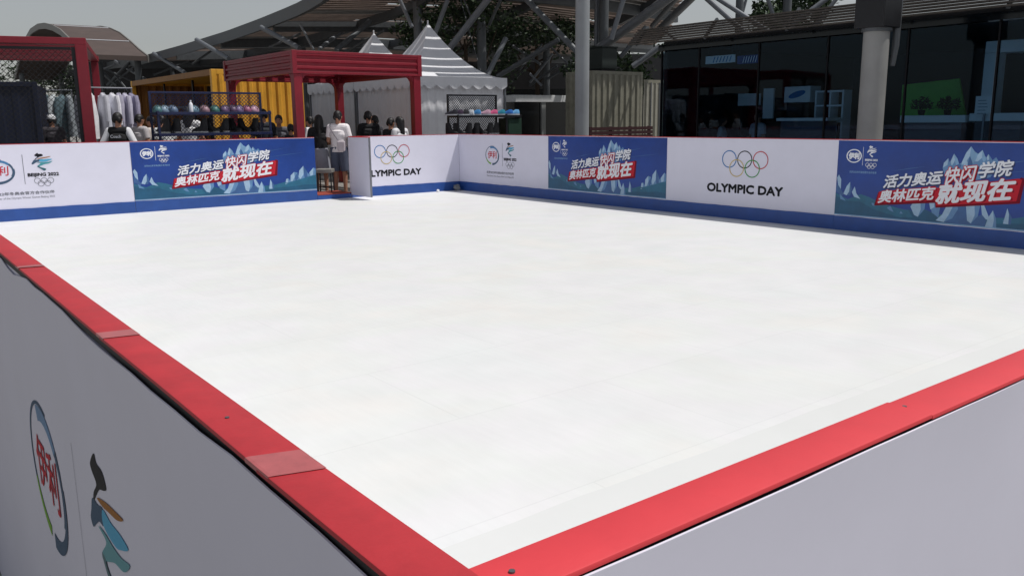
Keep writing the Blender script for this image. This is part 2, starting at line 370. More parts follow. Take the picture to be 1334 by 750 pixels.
    put(p_ice1, 1.8, [(.898,.389),(.924,.476),(.923,.315),(.902,.221),(.892,.264)], [(.844,.3),(.866,.366),(.868,.268),(.854,.188),(.842,.19)], [(.959,.343),(.985,.432),(.981,.292),(.965,.275)], [(.816,.236),(.827,.245),(.827,.151),(.81,.135)])
    put(p_ice3, 1.84, [(.924,.476),(.944,.368),(.946,.25),(.93,.23),(.923,.315)], [(.868,.268),(.887,.349),(.89,.24),(.872,.19)])
    put(p_teal, 2.1, [(.78,.16),(.83,.17),(.87,.2),(.92,.235),(.96,.27),(.998,.29),(.998,.1),(.9,.12)])
    put(p_ice1, 1.8, [(.003,.505),(.011,.545),(.023,.482),(.024,.353),(.01,.405)], [(.038,.291),(.052,.398),(.067,.455),(.065,.326),(.054,.273)], [(.078,.319),(.09,.397),(.1,.305),(.12,.236),(.09,.261)])
    put(p_ice3, 1.84, [(.067,.455),(.077,.361),(.071,.275),(.054,.273),(.065,.326)], [(.002,.411),(.01,.405),(.024,.353),(.038,.291),(.025,.216),(.02,.289),(.002,.31)])
    put(p_ice2, 1.89, [(.02,.289),(.052,.198),(.025,.216)])
    for u0, u1, v0, v1 in ((.2,.5,.36,.47),(.5,.82,.46,.56),(.62,.84,.72,.84),(.7,.95,.66,.74),(.25,.4,.62,.7)):
        P.poly([q(u0,v0),q((u0+u1)/2,(v0+v1)/2-.004),q(u1,v1),q((u0+u1)/2,(v0+v1)/2+.006)], p_ice3, 2.75)
    K = .39; an = math.degrees(math.atan(K*.983/w))
    def line(tx, u0, u1, v0, v1, back, bd, gr):
        x0, z0 = q(u0, v0); x1, z1 = q(u1, v1)
        if back: P.text(tx, x0, x1, z0, z1, back, 3.9, shear=.2, angle=an, bold=gr, nb=12); P.text(tx, x0, x1, z0, z1, back, 3.5, shear=.2, angle=an, bold=gr*.5, nb=8)
        P.text(tx, x0+.012, x1+.012, z0-.016, z1-.016, p_dred if back else p_navy, 3.1 if back else 3.9, shear=.2, angle=an, bold=(gr if back else bd*1.4), nb=10)
        P.text(tx, x0, x1, z0, z1, p_white, 4.6, shear=.2, angle=an, bold=bd)
    P.poly([q(.186,.165),q(.447,.255),q(.45,.195),q(.765,.315),q(.775,.60),q(.76,.615),q(.74,.53),q(.45,.42),q(.44,.45),q(.2,.34)], p_dred, 2.82)
    P.poly([q(.194,.19),q(.447,.283),q(.452,.22),q(.752,.34),q(.764,.585),q(.752,.60),q(.45,.44),q(.44,.46),q(.204,.35)], p_red, 2.9)
    line('活力奥运', .222, .467, .40, .56, None, .0055, 0)
    line('快闪', .478, .597, .502, .69, p_red, .0045, .013)
    line('学院', .604, .729, .585, .765, None, .0055, 0)
    line('奥林匹克', .203, .443, .205, .36, p_red, .0055, .013)
    line('就现在', .45, .742, .245, .49, p_red, .010, .017)
    cx, cz = q(.077,.8)
    P.arc(cx, cz, .1, .082, .016, p_white, layer=2); P.text('伊利', cx-.072, cx+.072, cz-.038, cz+.04, p_white, 2, bold=.005)
    a = q(.118,.68); b = q(.1195,.92); P.poly([a,(b[0],a[1]),b,(a[0],b[1])], p_white, 2)
    x0, z0 = q(.137,.79); x1, z1 = q(.18,.94); flyer(P, x0, x1, z0, z1, p_white)
    x0, z0 = q(.13,.735); x1, z1 = q(.187,.765); P.text('BEIJING 2022', x0, x1, z0, z1, p_white, 2, bold=.0015)
    cx, cz = q(.158,.69); rings5(P, cx, cz, .023, [p_white]*5, .005, 2)
    x0, z0 = q(.06,.575); x1, z1 = q(.186,.605); P.text('北京2022年冬奥会官方合作伙伴', x0, x1, z0, z1, p_rail, 2)
    P.poly([q(0,.004),q(1,.004),q(1,.016),q(0,.016)], p_rail, 4.8)

SEG_L = [(0., 3.406), (3.410, 6.748), (7.48, A)]
t = thing('rink_board', 'white rink board with red swirl logo and winter games emblem, at the left photo edge', 'rink board', (0, B, 0), 0, 'boards along the far short side')
board_body(t, 3.404, seed=1); P = Print(); logo_panel(P, 1.43); P.build('printed_logos', t)
t = thing('rink_board', 'blue slogan board with ice peaks immediately left of the open gateway', 'rink board', (3.410, B, 0), 0, 'boards along the far short side')
board_body(t, 3.336, seed=2); P = Print(); ice_banner(P, 3.336); P.build('printed_banner', t)
t = thing('rink_board', 'white OLYMPIC DAY board whose first letter is hidden behind the open gate leaf', 'rink board', (7.48, B, 0), 0, 'boards along the far short side')
board_body(t, A-7.48-.001, seed=3); P = Print(); rings_panel(P, 8.44-7.48, .885); P.build('printed_rings', t)
# gate: leaf swung into the rink
t = thing('rink_gate', 'white gate leaf swung open into the rink at the gateway', 'gate', (7.475, B-.005, 0), -PI/2)
g = G(); g.box(0, .80, 0, .042, .055, 1.185, white_vinyl); g.build('gate_leaf', t, bevel=.003)
g = G(); g.box(0, .80, -.003, .045, 1.1852, 1.2, red_cap); g.build('top_cap', t, bevel=.004)
g = G(); g.box(.801, .806, 0, .042, .055, 1.185, alu); g.build('edge_trim', t)
for z in (.3, .95):
    g = G(); g.tube([(-.004,.05,z-.05),(-.004,.05,z+.05)], .009, alu, 10); g.build('hinge', t)
t = thing('gateway_sill', 'low blue and red threshold step across the open gateway', 'step', (6.75, B, 0))
g = G(); g.box(.002, .722, -.012, .05, 0, .085, blue_kick); g.build('riser', t, bevel=.003)
g = G(); g.box(.002, .722, -.016, .60, .0852, .108, mat('brick_red_mat', (150, 66, 52), .8, var=.2, scale=20)); g.build('tread', t, bevel=.004)
g = G(); g.box(.03, .7, .06, .58, -.02, .084, blk_steel); g.build('underframe', t)

rz = -PI/2
GR = 'boards along the far long side'
def right_board(y1, L, label, fn, seed):
    t = thing('rink_board', label, 'rink board', (A, y1, 0), rz, GR)
    board_body(t, L, seed=seed); P = Print(); fn(P); P.build('printed_face', t); return t
right_board(B, 2.994, 'white board with a red swirl logo at the far corner, right of the corner joint', lambda P: logo_panel(P, B-13.708, s=.93), 11)
right_board(11.926, 2.975, 'blue slogan board with ice peaks between two white boards, below the tall steel column', lambda P: ice_banner(P, 2.975), 12)
right_board(8.949, 3.021, 'white OLYMPIC DAY board with five full colour rings and every letter in view', lambda P: rings_panel(P, 8.949-7.43), 13)
right_board(5.926, 3.0, 'largest blue slogan board with ice peaks, cut by the right edge of the photo', lambda P: ice_banner(P, 3.0), 14)
right_board(2.924, 2.924, 'plain white board beyond the right edge of the photo', lambda P: None, 15)

# near boards: seen from outside
def near_board(name, label, loc, rz, L, marks, joints, xoff=0, seed=0):
    """local x along the outside viewer's right, outside face at y = 0, body towards +y"""
    t = thing('rink_board', label, 'rink board', loc, rz)
    rnd = random.Random(seed)
    g = G(); g.box(xoff, L, .0042, W-.001, -.018, 1.180, white_vinyl); g.box(xoff, L, .0032, .0039, -.258, -.0181, white_vinyl); g.build('panel', t)
    g = G(); g.box(xoff, L, .003, W-.002, 1.1803, 1.1952, black_gap); g.build('cap_shadow_gap', t)  # black strip under the cap, the gap's shade put in as colour
    # vinyl sheet with a slightly lifting top edge
    n = 160; rs = []
    for i in range(n+1):
        x = xoff+(L-xoff)*i/n
        wv = .0022*math.sin(x*5.1+seed)+.0016*math.sin(x*13.3+1)+.001*math.sin(x*31)
        lift = max(0, .0024*math.sin(x*3.3+seed*2.))
        zt = (1.1855 if seed == 21 else 1.1895)+wv
        if seed == 22: zt = 1.1925+wv*.3
        if seed == 21: zt -= .020*max(0, 1-abs((x-13.22)/.13))**.6 + .004*max(0, 1-abs((x-14.1)/.3))
        rs.append([(x, .0022, -.25), (x, .0018, 1.1), (x, -.0005-lift, zt), (x, .0012-lift, zt+.0004), (x, .0030, 1.1), (x, .0030, -.25)])
    g = G(); g.rings(rs, white_vinyl); g.build('vinyl_sheet', t, smooth=True)
    if marks: P = Print(); marks(P); o = P.build('printed_logos', t); o.location = (0, .0035, 0)
    # cap: lengths with slightly uneven joints
    xs = [xoff]+joints+[L]
    for a, b in zip(xs[:-1], xs[1:]):
        k = 14; rs = []
        o0, o1 = rnd.uniform(-.0011,.0011), rnd.uniform(-.0011,.0011); h0, h1 = rnd.uniform(-.001,.001), rnd.uniform(-.001,.001)
        bow = rnd.uniform(-.001,.0016)
        for i in range(k+1):
            f = i/k; x = a+.0006+(b-a-.0012)*f; o = o0+(o1-o0)*f+bow*math.sin(PI*f); zz = h0+(h1-h0)*f
            y0, y1, z0, z1 = o-.001, W+o+.001, 1.1955+zz, 1.2+zz
            rs.append([(x,y0,z0),(x,y0,z1-.0018),(x,y0+.0006,z1-.0005),(x,y0+.002,z1),(x,y1-.002,z1),(x,y1-.0006,z1-.0005),(x,y1,z1-.0018),(x,y1,z0)])
        g = G(); g.rings(rs, red_cap_dark if seed == 21 else red_cap); g.build('top_cap', t, smooth=True)
    tape = mat('worn_clear_tape', (176, 92, 94), .3, var=.15, scale=40)
    for x, wd in marks_tape.get(seed, ()):
        g = G(); sk = .012
        rs = []
        for (y, z) in ((-.0016, 1.196), (-.0016, 1.1988), (-.001, 1.2003), (.002, 1.2008), (W-.004, 1.2008), (W-.0005, 1.2006)):
            e = sk*(y/W)+rnd.uniform(-.002,.002); rs.append([(x-wd/2+e, y, z), (x+wd/2+e+rnd.uniform(-.002,.002), y, z)])
        v = [p for r in rs for p in r]; g.add(v, [(2*i,2*i+1,2*i+3,2*i+2) for i in range(len(rs)-1)], tape); g.build('tape', t)
    for x, y in screws.get(seed, ()):
        g = G(); g.tube([(x, y, 1.1975), (x, y, 1.2006)], .0024, steel_d, 10); g.build('screw', t)
    return t
marks_tape = {21: ((B+W-.262, .055), (B+W-.875, .042), (B+W-1.655, .045))}
screws = {21: ((B+W-.41, .024),), 22: ((.555+W, .030), (.022+W, .026), (1.12+W, .03))}
def near_marks(P):
    X = lambda y: B+W-y
    swirl_logo(P, X(1.60), .737, .198, .160)
    xx = X(1.245); P.poly([(xx-.001,.35),(xx+.001,.35),(xx+.001,.92),(xx-.001,.92)], p_grey, 2)
    flyer(P, X(1.125), X(.845), .71, .966)
    P.text('BEIJING 2022', X(1.17), X(.76), .61, .67, p_black, 2, bold=.003)
    rings5(P, X(.965), .555, .04, [p_grey]*5, .007, 2)
    P.text('北京2022年冬奥会官方合作伙伴', X(1.8), X(.8), .36, .41, p_grey, 2)
# outside of near long side: viewer looks along +x, right = -y
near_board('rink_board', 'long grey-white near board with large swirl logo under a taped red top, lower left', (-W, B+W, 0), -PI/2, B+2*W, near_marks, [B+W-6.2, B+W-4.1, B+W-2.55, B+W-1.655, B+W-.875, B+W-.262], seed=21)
near_board('rink_board', 'plain pale near board with screwed red top running to the right edge of the photo', (-W, -W, 0), 0, A+W, None, [.6, 1.2, 2.4, 4.8, 7.2], xoff=W+.001, seed=22)
# crumpled litter at the far corner
g = G(); rnd = random.Random(4)
def crumple(g, c, r, ma):
    n = len(g.v); g.ell(c, r, r, r*.8, ma, 12, 8)
    for i in range(n, len(g.v)):
        v = Vector(g.v[i])-Vector(c); k = rnd.uniform(.6, 1.15); g.v[i] = tuple(Vector(c)+v*k)
crumple(g, (A-.16, B-.12, .07), .085, mat('crumpled_grey_plastic', (128,130,132), .4, var=.3, scale=30))
tag(g.build('plastic_bag'), 'crumpled grey plastic bag in the far rink corner', 'bag')
g = G(); crumple(g, (9.45, B-.12, .03), .035, p_white); tag(g.build('paper_scrap'), 'tiny white scrap on the ice left of the far corner', 'litter')

# ------------------------------------------------------------------ pagoda tents
def pagoda(label, x0, y0):
    S = 3.; t = thing('pagoda_tent', label, 'tent', (x0+S/2, y0+S/2, -.02), 0, 'white pagoda tents')
    ez = 2.62; hp = 1.5; h = S/2+.03
    g = G(); rs = []; prof = [1,.93,.86,.78,.7,.61,.52,.43,.35,.27,.2,.14,.08,.03,.006]
    k = 10
    for s_ in prof:
        z = ez+hp*(1-s_)**1.85; e = h*s_; ring = []
        for cx, cy, dx, dy in ((-1,-1,1,0),(1,-1,0,1),(1,1,-1,0),(-1,1,0,-1)):
            for i in range(k):
                f = i/k*2; sag = -.05*math.sin(PI*i/k)*s_*(1-s_)*2
                ring.append((e*(cx+dx*f), e*(cy+dy*f), z+sag))
        rs.append(ring)
    g.rings(rs, tent_white, cap=False); g.tube([(0,0,ez+hp-.06),(0,0,ez+hp+.07)], .022, tent_white, 8)
    g.build('roof', t, smooth=True)
    # valance with scalloped hem
    g = G()
    for a in range(4):
        M = Matrix.Rotation(a*PI/2, 4, 'Z'); n = 112; v = []
        for i in range(n+1):
            x = -h+2*h*i/n; zb = ez-.21-.10*abs(math.sin(PI*(i/n)*8))
            v += [(x, -h-.012, ez+.005), (x, -h-.018, ez-.1), (x, -h-.02-.012*math.sin(i*.45), zb)]
        f = [];
        for i in range(n): f += [(3*i,3*i+3,3*i+4,3*i+1),(3*i+1,3*i+4,3*i+5,3*i+2)]
        g.add(v, f, tent_white, M)
    g.build('valance', t, smooth=True)
    g = G()
    for a in range(4):
        M = Matrix.Rotation(a*PI/2, 4, 'Z'); n = 90; v = []
        for i in range(n+1):
            x = -S/2+.03+(S-.06)*i/n
            y = -S/2+.05+.012*math.sin(x*21+a)+.009*math.sin(x*47+2*a)+.012*math.sin(x*9)
            v += [(x, y, .02), (x, y+.012*math.sin(x*13), 1.3), (x, -S/2+.05+.004*math.sin(x*30), ez-.05)]
        f = []
        for i in range(n): f += [(3*i,3*i+3,3*i+4,3*i+1),(3*i+1,3*i+4,3*i+5,3*i+2)]
        g.add(v, f, tent_white, M)
    g.build('wall', t, smooth=True)
    for sx in (-1, 1):
        for sy in (-1, 1):
            g = G(); g.box(sx*1.49-.025, sx*1.49+.025, sy*1.49-.025, sy*1.49+.025, 0, ez, steel); g.build('pole', t, bevel=.004)
pagoda('large white pagoda tent with tall spire, right of the red awning', 11.12, 18.55)
pagoda('white pagoda tent behind the red awning with only its spire tip rising over it', 11.12, 21.62)

# ------------------------------------------------------------------ red awning frame
AX, AY, AW, AL = 6.72, 15.62, 2.86, 3.80
t = thing('red_awning', 'dark red corrugated steel awning on four posts in front of the white tents', 'awning', (AX, AY, -.02))
z0, z1 = 2.44, 2.88
g = G(); e = .06
g.corr((e,0,0),(1,0,0),(0,-1,0), AW-2*e, z0+.05, z1-.05, red_paint, .125, .028, True); g.build('fascia_panel', t)
g = G(); g.corr((0,e,0),(0,1,0),(-1,0,0), AL-2*e, z0+.05, z1-.05, red_paint, .125, .028, True); g.build('fascia_panel', t)
g = G(); g.corr((AW,e,0),(0,1,0),(1,0,0), AL-2*e, z0+.05, z1-.05, red_paint, .125, .028, True); g.build('fascia_panel', t)
g = G(); g.corr((e,AL,0),(1,0,0),(0,1,0), AW-2*e, z0+.05, z1-.05, red_paint, .125, .028, True); g.build('fascia_panel', t)
g = G()
for zz in (z0, z1-.05):
    g.box(-.03, AW+.03, -.035, .05, zz, zz+.05, red_paint); g.box(-.03, AW+.03, AL-.05, AL+.035, zz, zz+.05, red_paint)
    g.box(-.032, .05, .052, AL-.052, zz+.001, zz+.049, red_paint); g.box(AW-.05, AW+.032, .052, AL-.052, zz+.001, zz+.049, red_paint)
for cx_, cy_ in ((-.04,-.04),(AW-.06,-.04),(-.04,AL-.06),(AW-.06,AL-.06)): g.box(cx_, cx_+.10, cy_, cy_+.10, z0-.003, z1+.003, red_paint)
g.build('edge_rail', t, bevel=.006)
g = G()
for i in range(9):
    x = .2+i*(AW-.4)/8; g.box(x-.08, x+.08, .06, AL-.06, z1-.1, z1-.07, red_paint)
g.build('roof_slats', t)
for px_, py_ in ((.07,.07),(AW-.07,.07),(.07,AL-.07),(AW-.07,AL-.07)):
    g = G(); g.box(px_-.085, px_+.085, py_-.085, py_+.085, 0, z0-.002, red_paint)
    sx = 1 if px_ < 1 else -1; sy = 1 if py_ < 1 else -1
    for dx, dy in ((sx,0),(0,sy)):
        pts = [(.085,0),(.085,-.22),(.105,-.10),(.15,-.035),(.22,0)]
        v = [(px_+dx*a+dy*.06*w_, py_+dy*a+dx*.06*w_, z0-.003+b) for w_ in (-1,1) for a, b in pts]
        n = 5; f = [tuple(range(n)), tuple(range(2*n-1,n-1,-1))]+[(i,(i+1)%n,n+(i+1)%n,n+i) for i in range(n)]
        g.add(v, f, red_paint)
    g.build('post', t, bevel=.006)

# ------------------------------------------------------------------ yellow container, open long side
c0 = at(275, 90, 20.6); CX, CY = c0.x, c0.y; CW, CL, CH = 2.28, 7.3, c0.z+.02
t = thing('shipping_container', 'yellow corrugated shipping container with its long side open, left of the red awning', 'container', (CX, CY, -.02))
g = G(); g.corr((.06,0,0),(1,0,0),(0,-1,0), CW-.12, .15, CH-.12, yel_paint, .24, .04); g.build('end_wall', t)
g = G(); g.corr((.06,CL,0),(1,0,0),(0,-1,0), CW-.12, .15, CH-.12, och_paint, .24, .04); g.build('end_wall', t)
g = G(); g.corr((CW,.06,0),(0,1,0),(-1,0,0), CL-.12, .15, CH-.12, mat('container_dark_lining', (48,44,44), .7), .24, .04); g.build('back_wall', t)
for x, y in ((0,0),(CW-.1,0),(0,CL-.1),(CW-.1,CL-.1)):
    g = G(); g.box(x-.01, x+.11, y-.01, y+.11, 0, CH-.001, yel_paint); g.build('corner_post', t, bevel=.008)
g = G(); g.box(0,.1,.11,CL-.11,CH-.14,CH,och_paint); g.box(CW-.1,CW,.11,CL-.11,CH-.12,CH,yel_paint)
g.box(.11,CW-.11,-.012,.08,CH-.12,CH,yel_paint); g.box(.11,CW-.11,CL-.08,CL,CH-.12,CH,yel_paint); g.build('top_rail', t, bevel=.006)
g = G(); g.box(.1,CW-.1,.08,CL-.08,CH-.06,CH-.03,yel_paint); g.build('roof', t)
g = G(); g.box(.0,CW,.11,CL-.11,.03,.15,mat('plywood_floor',(120,92,64),.7)); g.build('floor', t)
g = G(); g.box(.35,.40,2.6,2.66,.15,CH-.14,dk_frame); g.box(.35,.40,2.66,5.2,1.9,1.96,dk_frame); g.box(.36,.40,5.2,5.26,.15,CH-.14,dk_frame); g.build('inner_frame', t)
g = G(); g.box(1.1,1.7,1.0,3.6,.15,1.05,mat('counter_purple_grey',(84,78,104),.6)); g.build('counter', t, bevel=.01)

# beige containers behind the column
c1 = at(772, 92, 25.); 
t = thing('shipping_container', 'beige corrugated container behind the tall steel column', 'container', (c1.x, c1.y, -.02))
BH = c1.z+.02; BW = 2.05; BL = 1.15
g = G(); g.corr((.05,0,0),(1,0,0),(0,-1,0), BW-.1, .12, BH-.1, beige_paint, .235, .045); g.build('end_wall', t)
g = G(); g.corr((0,.05,0),(0,1,0),(-1,0,0), BL-.1, .12, BH-.1, beige_paint, .235, .045); g.build('side_wall', t)
for x, y in ((0,0),(BW-.08,0),(0,BL-.08),(BW-.08,BL-.08)):
    g = G(); g.box(x-.01,x+.09,y-.01,y+.09,0,BH,beige_paint); g.build('corner_post', t, bevel=.006)
g = G(); g.box(.091,BW-.091,-.012,.06,BH-.1,BH,beige_paint); g.box(-.012,.06,.091,BL-.091,BH-.1,BH,beige_paint); g.build('top_rail', t, bevel=.006)
g = G(); g.box(.061,BW,.061,BL,BH-.05,BH-.02,beige_paint); g.build('roof', t)
eb = at(784, 91, 25.3)
t = thing('equipment_box', 'dark green-black box standing on top of the beige container', 'box', (eb.x, eb.y, BH-.018))
g = G(); g.box(0,.62,0,.6,.06,.66,mat('dark_box_green',(22,34,32),.6)); g.build('body', t, bevel=.02)
g = G(); g.box(.04,.58,.04,.56,0,.059,dk_frame); g.build('base', t)
g = G(); g.box(-.02,.64,-.02,.62,.661,.70,mat('dark_box_green',(22,34,32),.6)); g.build('lid', t, bevel=.01)
c2 = at(839, 104, 26.4)
t = thing('shipping_container', 'pale narrow container end with door bars, between the beige container and the dark glass hall', 'container', (c2.x, c2.y, -.02))
DH = c2.z+.02
g = G(); g.corr((0,0,0),(1,0,0),(0,-1,0), 1.4, .1, DH-.1, mat('pale_container_paint',(160,158,146),.5,var=.12), .2, .045); g.build('end_wall', t)
g = G(); g.box(-.02,1.42,-.015,.05,DH-.1,DH,beige_paint); g.box(-.02,1.42,-.015,.05,0,.1,beige_paint); g.box(0,1.4,.051,2.2,.0,.1,beige_paint); g.build('sill_rail', t)
for x in (.25, .62, 1.):
    g = G(); g.tube([(x,-.07,.12),(x,-.07,DH-.08)], .018, steel, 8); g.build('door_bar', t)
c3 = at(768, 168, 22.8)
t = thing('slatted_barrier', 'low dark red slatted barrier in front of the beige container', 'barrier', (c3.x, c3.y, -.02))
for i in range(4):
    g = G(); x = .05+i*.75; g.box(x-.035,x+.035,0,.07,0,1.3,dk_red); g.build('post', t, bevel=.004)
g = G()
for i in range(11): g.box(0,2.4,-.022,-.001,.1+i*.11,.185+i*.11,dk_red)
g.build('slats', t)
# kiosk
k0 = at(670, 123, 27.5)
t = thing('kiosk', 'low grey kiosk with dark windows under a pale roof edge, left of the steel column', 'kiosk', (k0.x, k0.y, -.02))
KH = k0.z; kg = mat('kiosk_grey', (150,152,150), .6)
g = G(); g.box(0,2.3,0,1.6,0,.95,kg); g.build('base_wall', t, bevel=.01)
g = G(); g.box(.03,2.27,.03,1.57,.951,KH-.22,mat('dark_window',(16,20,24),.2)); g.build('window', t)
g = G(); g.box(-.06,2.36,-.06,1.66,KH-.219,KH,mat('kiosk_roof',(214,216,216),.5)); g.build('roof', t, bevel=.01)
g = G(); g.box(1.1,1.28,-.03,.05,.4,KH-.221,mat('kiosk_post',(150,152,150),.5)); g.build('pillar', t, bevel=.01)

# ------------------------------------------------------------------ left red frame with wire mesh
fp = at(104, 50, 16.0); bp_ = at(122, 72, 20.3); FZ = fp.z+.02
dv = Vector((bp_.x-fp.x, bp_.y-fp.y)); FL = dv.length; ang = math.atan2(dv.y, dv.x)-PI/2
t = thing('red_steel_frame', 'red steel box frame with black wire mesh sides, at the left edge of the photo', 'frame', (fp.x, fp.y, -.02), ang)
FWD = 4.2; pw = .19
for x in (0, -FWD):
    for y in (0, FL):
        g = G(); w2 = pw if y == 0 else .15; g.box(x-w2/2, x+w2/2, y-w2/2, y+w2/2, 0, FZ-.119, red_paint); g.build('post', t, bevel=.008)
g = G()
g.box(-FWD-.09,.095,-.095,.095,FZ-.118,FZ,red_paint); g.box(-FWD-.09,.095,FL-.08,FL+.08,FZ-.118,FZ,red_paint)
g.box(-.08,.08,.096,FL-.081,FZ-.117,FZ-.002,red_paint); g.box(-FWD-.08,-FWD+.08,.096,FL-.081,FZ-.117,FZ-.002,red_paint); g.build('top_beam', t, bevel=.008)
g = G()
for i in range(10):
    y = .4+i*(FL-.8)/9; g.box(-FWD+.1,-.1,y-.07,y+.07,FZ-.1,FZ-.06,red_paint)
g.build('roof_slats', t)
wire = mat('black_wire', (24,24,26), .5)
def chainlink(g, W_, H_, pitch, ma, r=.0022, y=0., z0=0.):
    for sgn in (1, -1):
        k = -H_
        while k < W_:
            # line x = k + s, z = s (sgn 1) or x = k + s, z = H - s
            a = max(0, -k); b = min(H_, W_-k)
            if b-a > .02:
                p = (k+a, y, z0+(a if sgn > 0 else H_-a)); q = (k+b, y+.002*sgn, z0+(b if sgn > 0 else H_-b))
                g.bar(p, q, r*2, r*2, ma)
            k += pitch
g = G(); chainlink(g, FWD-.25, FZ-.35, .10, wire, .0042); o = g.build('wire_mesh', t); o.location = (-FWD+.12, .02, .15)
g = G(); g.box(-FWD+.1,-.1,-.02,.02,.1,.15,blk_steel); g.box(-1.75,-1.67,-.03,.03,.15,FZ-.16,blk_steel); g.box(-.16,-.1,-.03,.03,.15,FZ-.16,blk_steel)
g.box(-FWD+.1,-.17,-.02,.02,FZ-.21,FZ-.165,blk_steel); g.build('mesh_frame', t)
# navy container inside
nb = at(48, 107, 18.0)
t = thing('storage_box', 'dark navy container box standing behind the wire mesh at the left edge', 'container', (nb.x, nb.y, -.02), ang)
NH = nb.z+.02
g = G(); g.corr((-3.,0,0),(1,0,0),(0,-1,0),2.95,.1,NH-.1,navy_paint,.3,.012); g.box(-3,-.05,.04,2.2,.05,NH-.05,navy_paint); g.build('body', t)
g = G(); g.box(-.1,.0,-.04,.06,0,NH,navy_paint); g.box(-3.05,-.101,-.04,.05,NH-.1,NH,navy_paint); g.build('edge_frame', t, bevel=.01)

# ------------------------------------------------------------------ racks
def rack(name, label, cat, p0, L, zt, shelves, ma, depth=.5, mesh=True, mesh_p=.07, ext=0.):
    t = thing(name, label, cat, (p0[0], p0[1], -.02))
    for x in (0, L):
        for y in (0, depth):
            if y == 0 and x > 0 and False: continue
            zz = zt if y == depth else max(shelves)+.02
            g = G(); g.box(x-.02,x+.02,y-.02,y+.02,0,zz,ma); g.build('upright', t, bevel=.003)
    g = G(); g.box(.021,L-.021,depth-.018,depth+.018,zt-.04,zt,ma); g.build('top_rail', t, bevel=.003)
    for z in shelves:
        g = G(); g.box(-.02,L+.02+ext,-.04,depth-.021,z-.05,z,ma); g.build('shelf', t, bevel=.004)
    if mesh:
        g = G(); chainlink(g, L-.05, zt-.35, mesh_p, ma, .0042); o = g.build('wire_mesh', t); o.location = (.025, depth, .3)
    return t
r0 = at(194, 119, 16.0); RL = 2.1
hx0, hy0 = r0.x, r0.y
zs1 = zat(200, 146.5, 16.0)+.02; zs2 = zat(200, 174, 16.)+.02
rack('helmet_rack', 'blue steel rack with a wire mesh back holding helmets, behind the left slogan board', 'rack', (hx0, hy0-.45), RL, r0.z+.02, [zs2, zs1, .55], blue_steel, .45)
s0 = at(583, 123, 19.6); SL = 1.36
sz1 = zat(600, 150.5, 19.5)+.02; sz2 = zat(600, 176, 19.5)+.02
rack('shoe_rack', 'black steel rack with a fine mesh back holding shoes, behind the far corner boards', 'rack', (s0.x, s0.y-.4), SL, s0.z+.02, [sz2, sz1, .5], blk_steel, .4, mesh_p=.06, ext=.4)

# helmets
def helmet_mesh(col, name):
    ma = mat(name, tuple(int(c*.8+22) for c in col), .45, var=.1); dk = mat('helmet_vent', (20,22,28), .6)
    g = G(); g.ell((0,0,0), .098, .135, .105, ma, 22, 10, v0=.42, v1=1.)
    for i in range(-3, 4):
        for k in range(4):
            x = i*.026; y = -.09+k*.06+(.02 if i % 2 else 0); zz = .107*math.sqrt(max(.02, 1-(x/.1)**2-(y/.135)**2))
            nrm = Vector((x/.01, y/.0182, zz/.0114)).normalized()
            M = Matrix.Translation(Vector((x,y,zz))) @ nrm.to_track_quat('Z','Y').to_matrix().to_4x4()
            g.ell((0,0,0), .0085, .024, .008, dk, 8, 4, M)
    return g, dk
HC = [('teal', (62,112,118)), ('pale blue', (120,148,172)), ('slate blue', (80,104,138)), ('sky blue', (92,128,152)), ('dusty pink', (150,112,126)), ('green-teal', (48,104,98)), ('mauve', (96,68,110)), ('plum', (76,48,84)), ('lilac', (116,92,138)), ('magenta pink', (150,76,112)), ('light pink', (196,146,170))]
hp = [206, 214.5, 224.5, 253, 266.5, 280, 293.5, 303, 312, 321.5, 331.5]
where = ['at the left end of the rack shelf', 'second from the left end of the rack', 'just left of the gap before the bottle', 'touching the white bottle', 'right of the bottle and the sky blue one', 'in the middle of the shelf before the yellow wall', 'left of the plum one against the yellow wall', 'between the mauve and the lilac ones', 'third from the right end of the rack', 'second from the right end of the rack', 'at the right end of the rack shelf']
for (nm, col), px, wh in zip(HC, hp, where):
    pt = on(px, 140, 1, hy0-.28)
    t = thing('helmet', f'{nm} ventilated skate helmet {wh}', 'helmet', (pt.x, hy0-.25, zs1-.018), random.uniform(-.6,.6), 'helmets on the blue rack')
    g, dk = helmet_mesh(col, 'helmet_'+nm.replace(' ','_').replace('-','_')); o = g.build('shell', t, smooth=True); o.location = (0,0,.02)
    g = G(); g.tube([(-.085,0,.02),(-.03,-.03,.004),(.03,-.03,.004),(.085,0,.02)], .005, dk, 6); g.build('chin_strap', t)
pt = on(247.5, 140, 1, hy0-.3)
t = thing('bottle', 'white plastic bottle standing between helmets on the blue rack', 'bottle', (pt.x, hy0-.36, zs1-.02))
g = G(); rs = [[(r_*math.cos(2*PI*k/14), r_*math.sin(2*PI*k/14), z) for k in range(14)] for r_, z in ((.034,0),(.036,.01),(.036,.13),(.028,.16),(.014,.175),(.014,.19))]
g.rings(rs, p_white); g.build('body', t, smooth=True)
g = G(); g.tube([(0,0,.191),(0,0,.215)], .016, p_white, 12); g.build('cap', t)

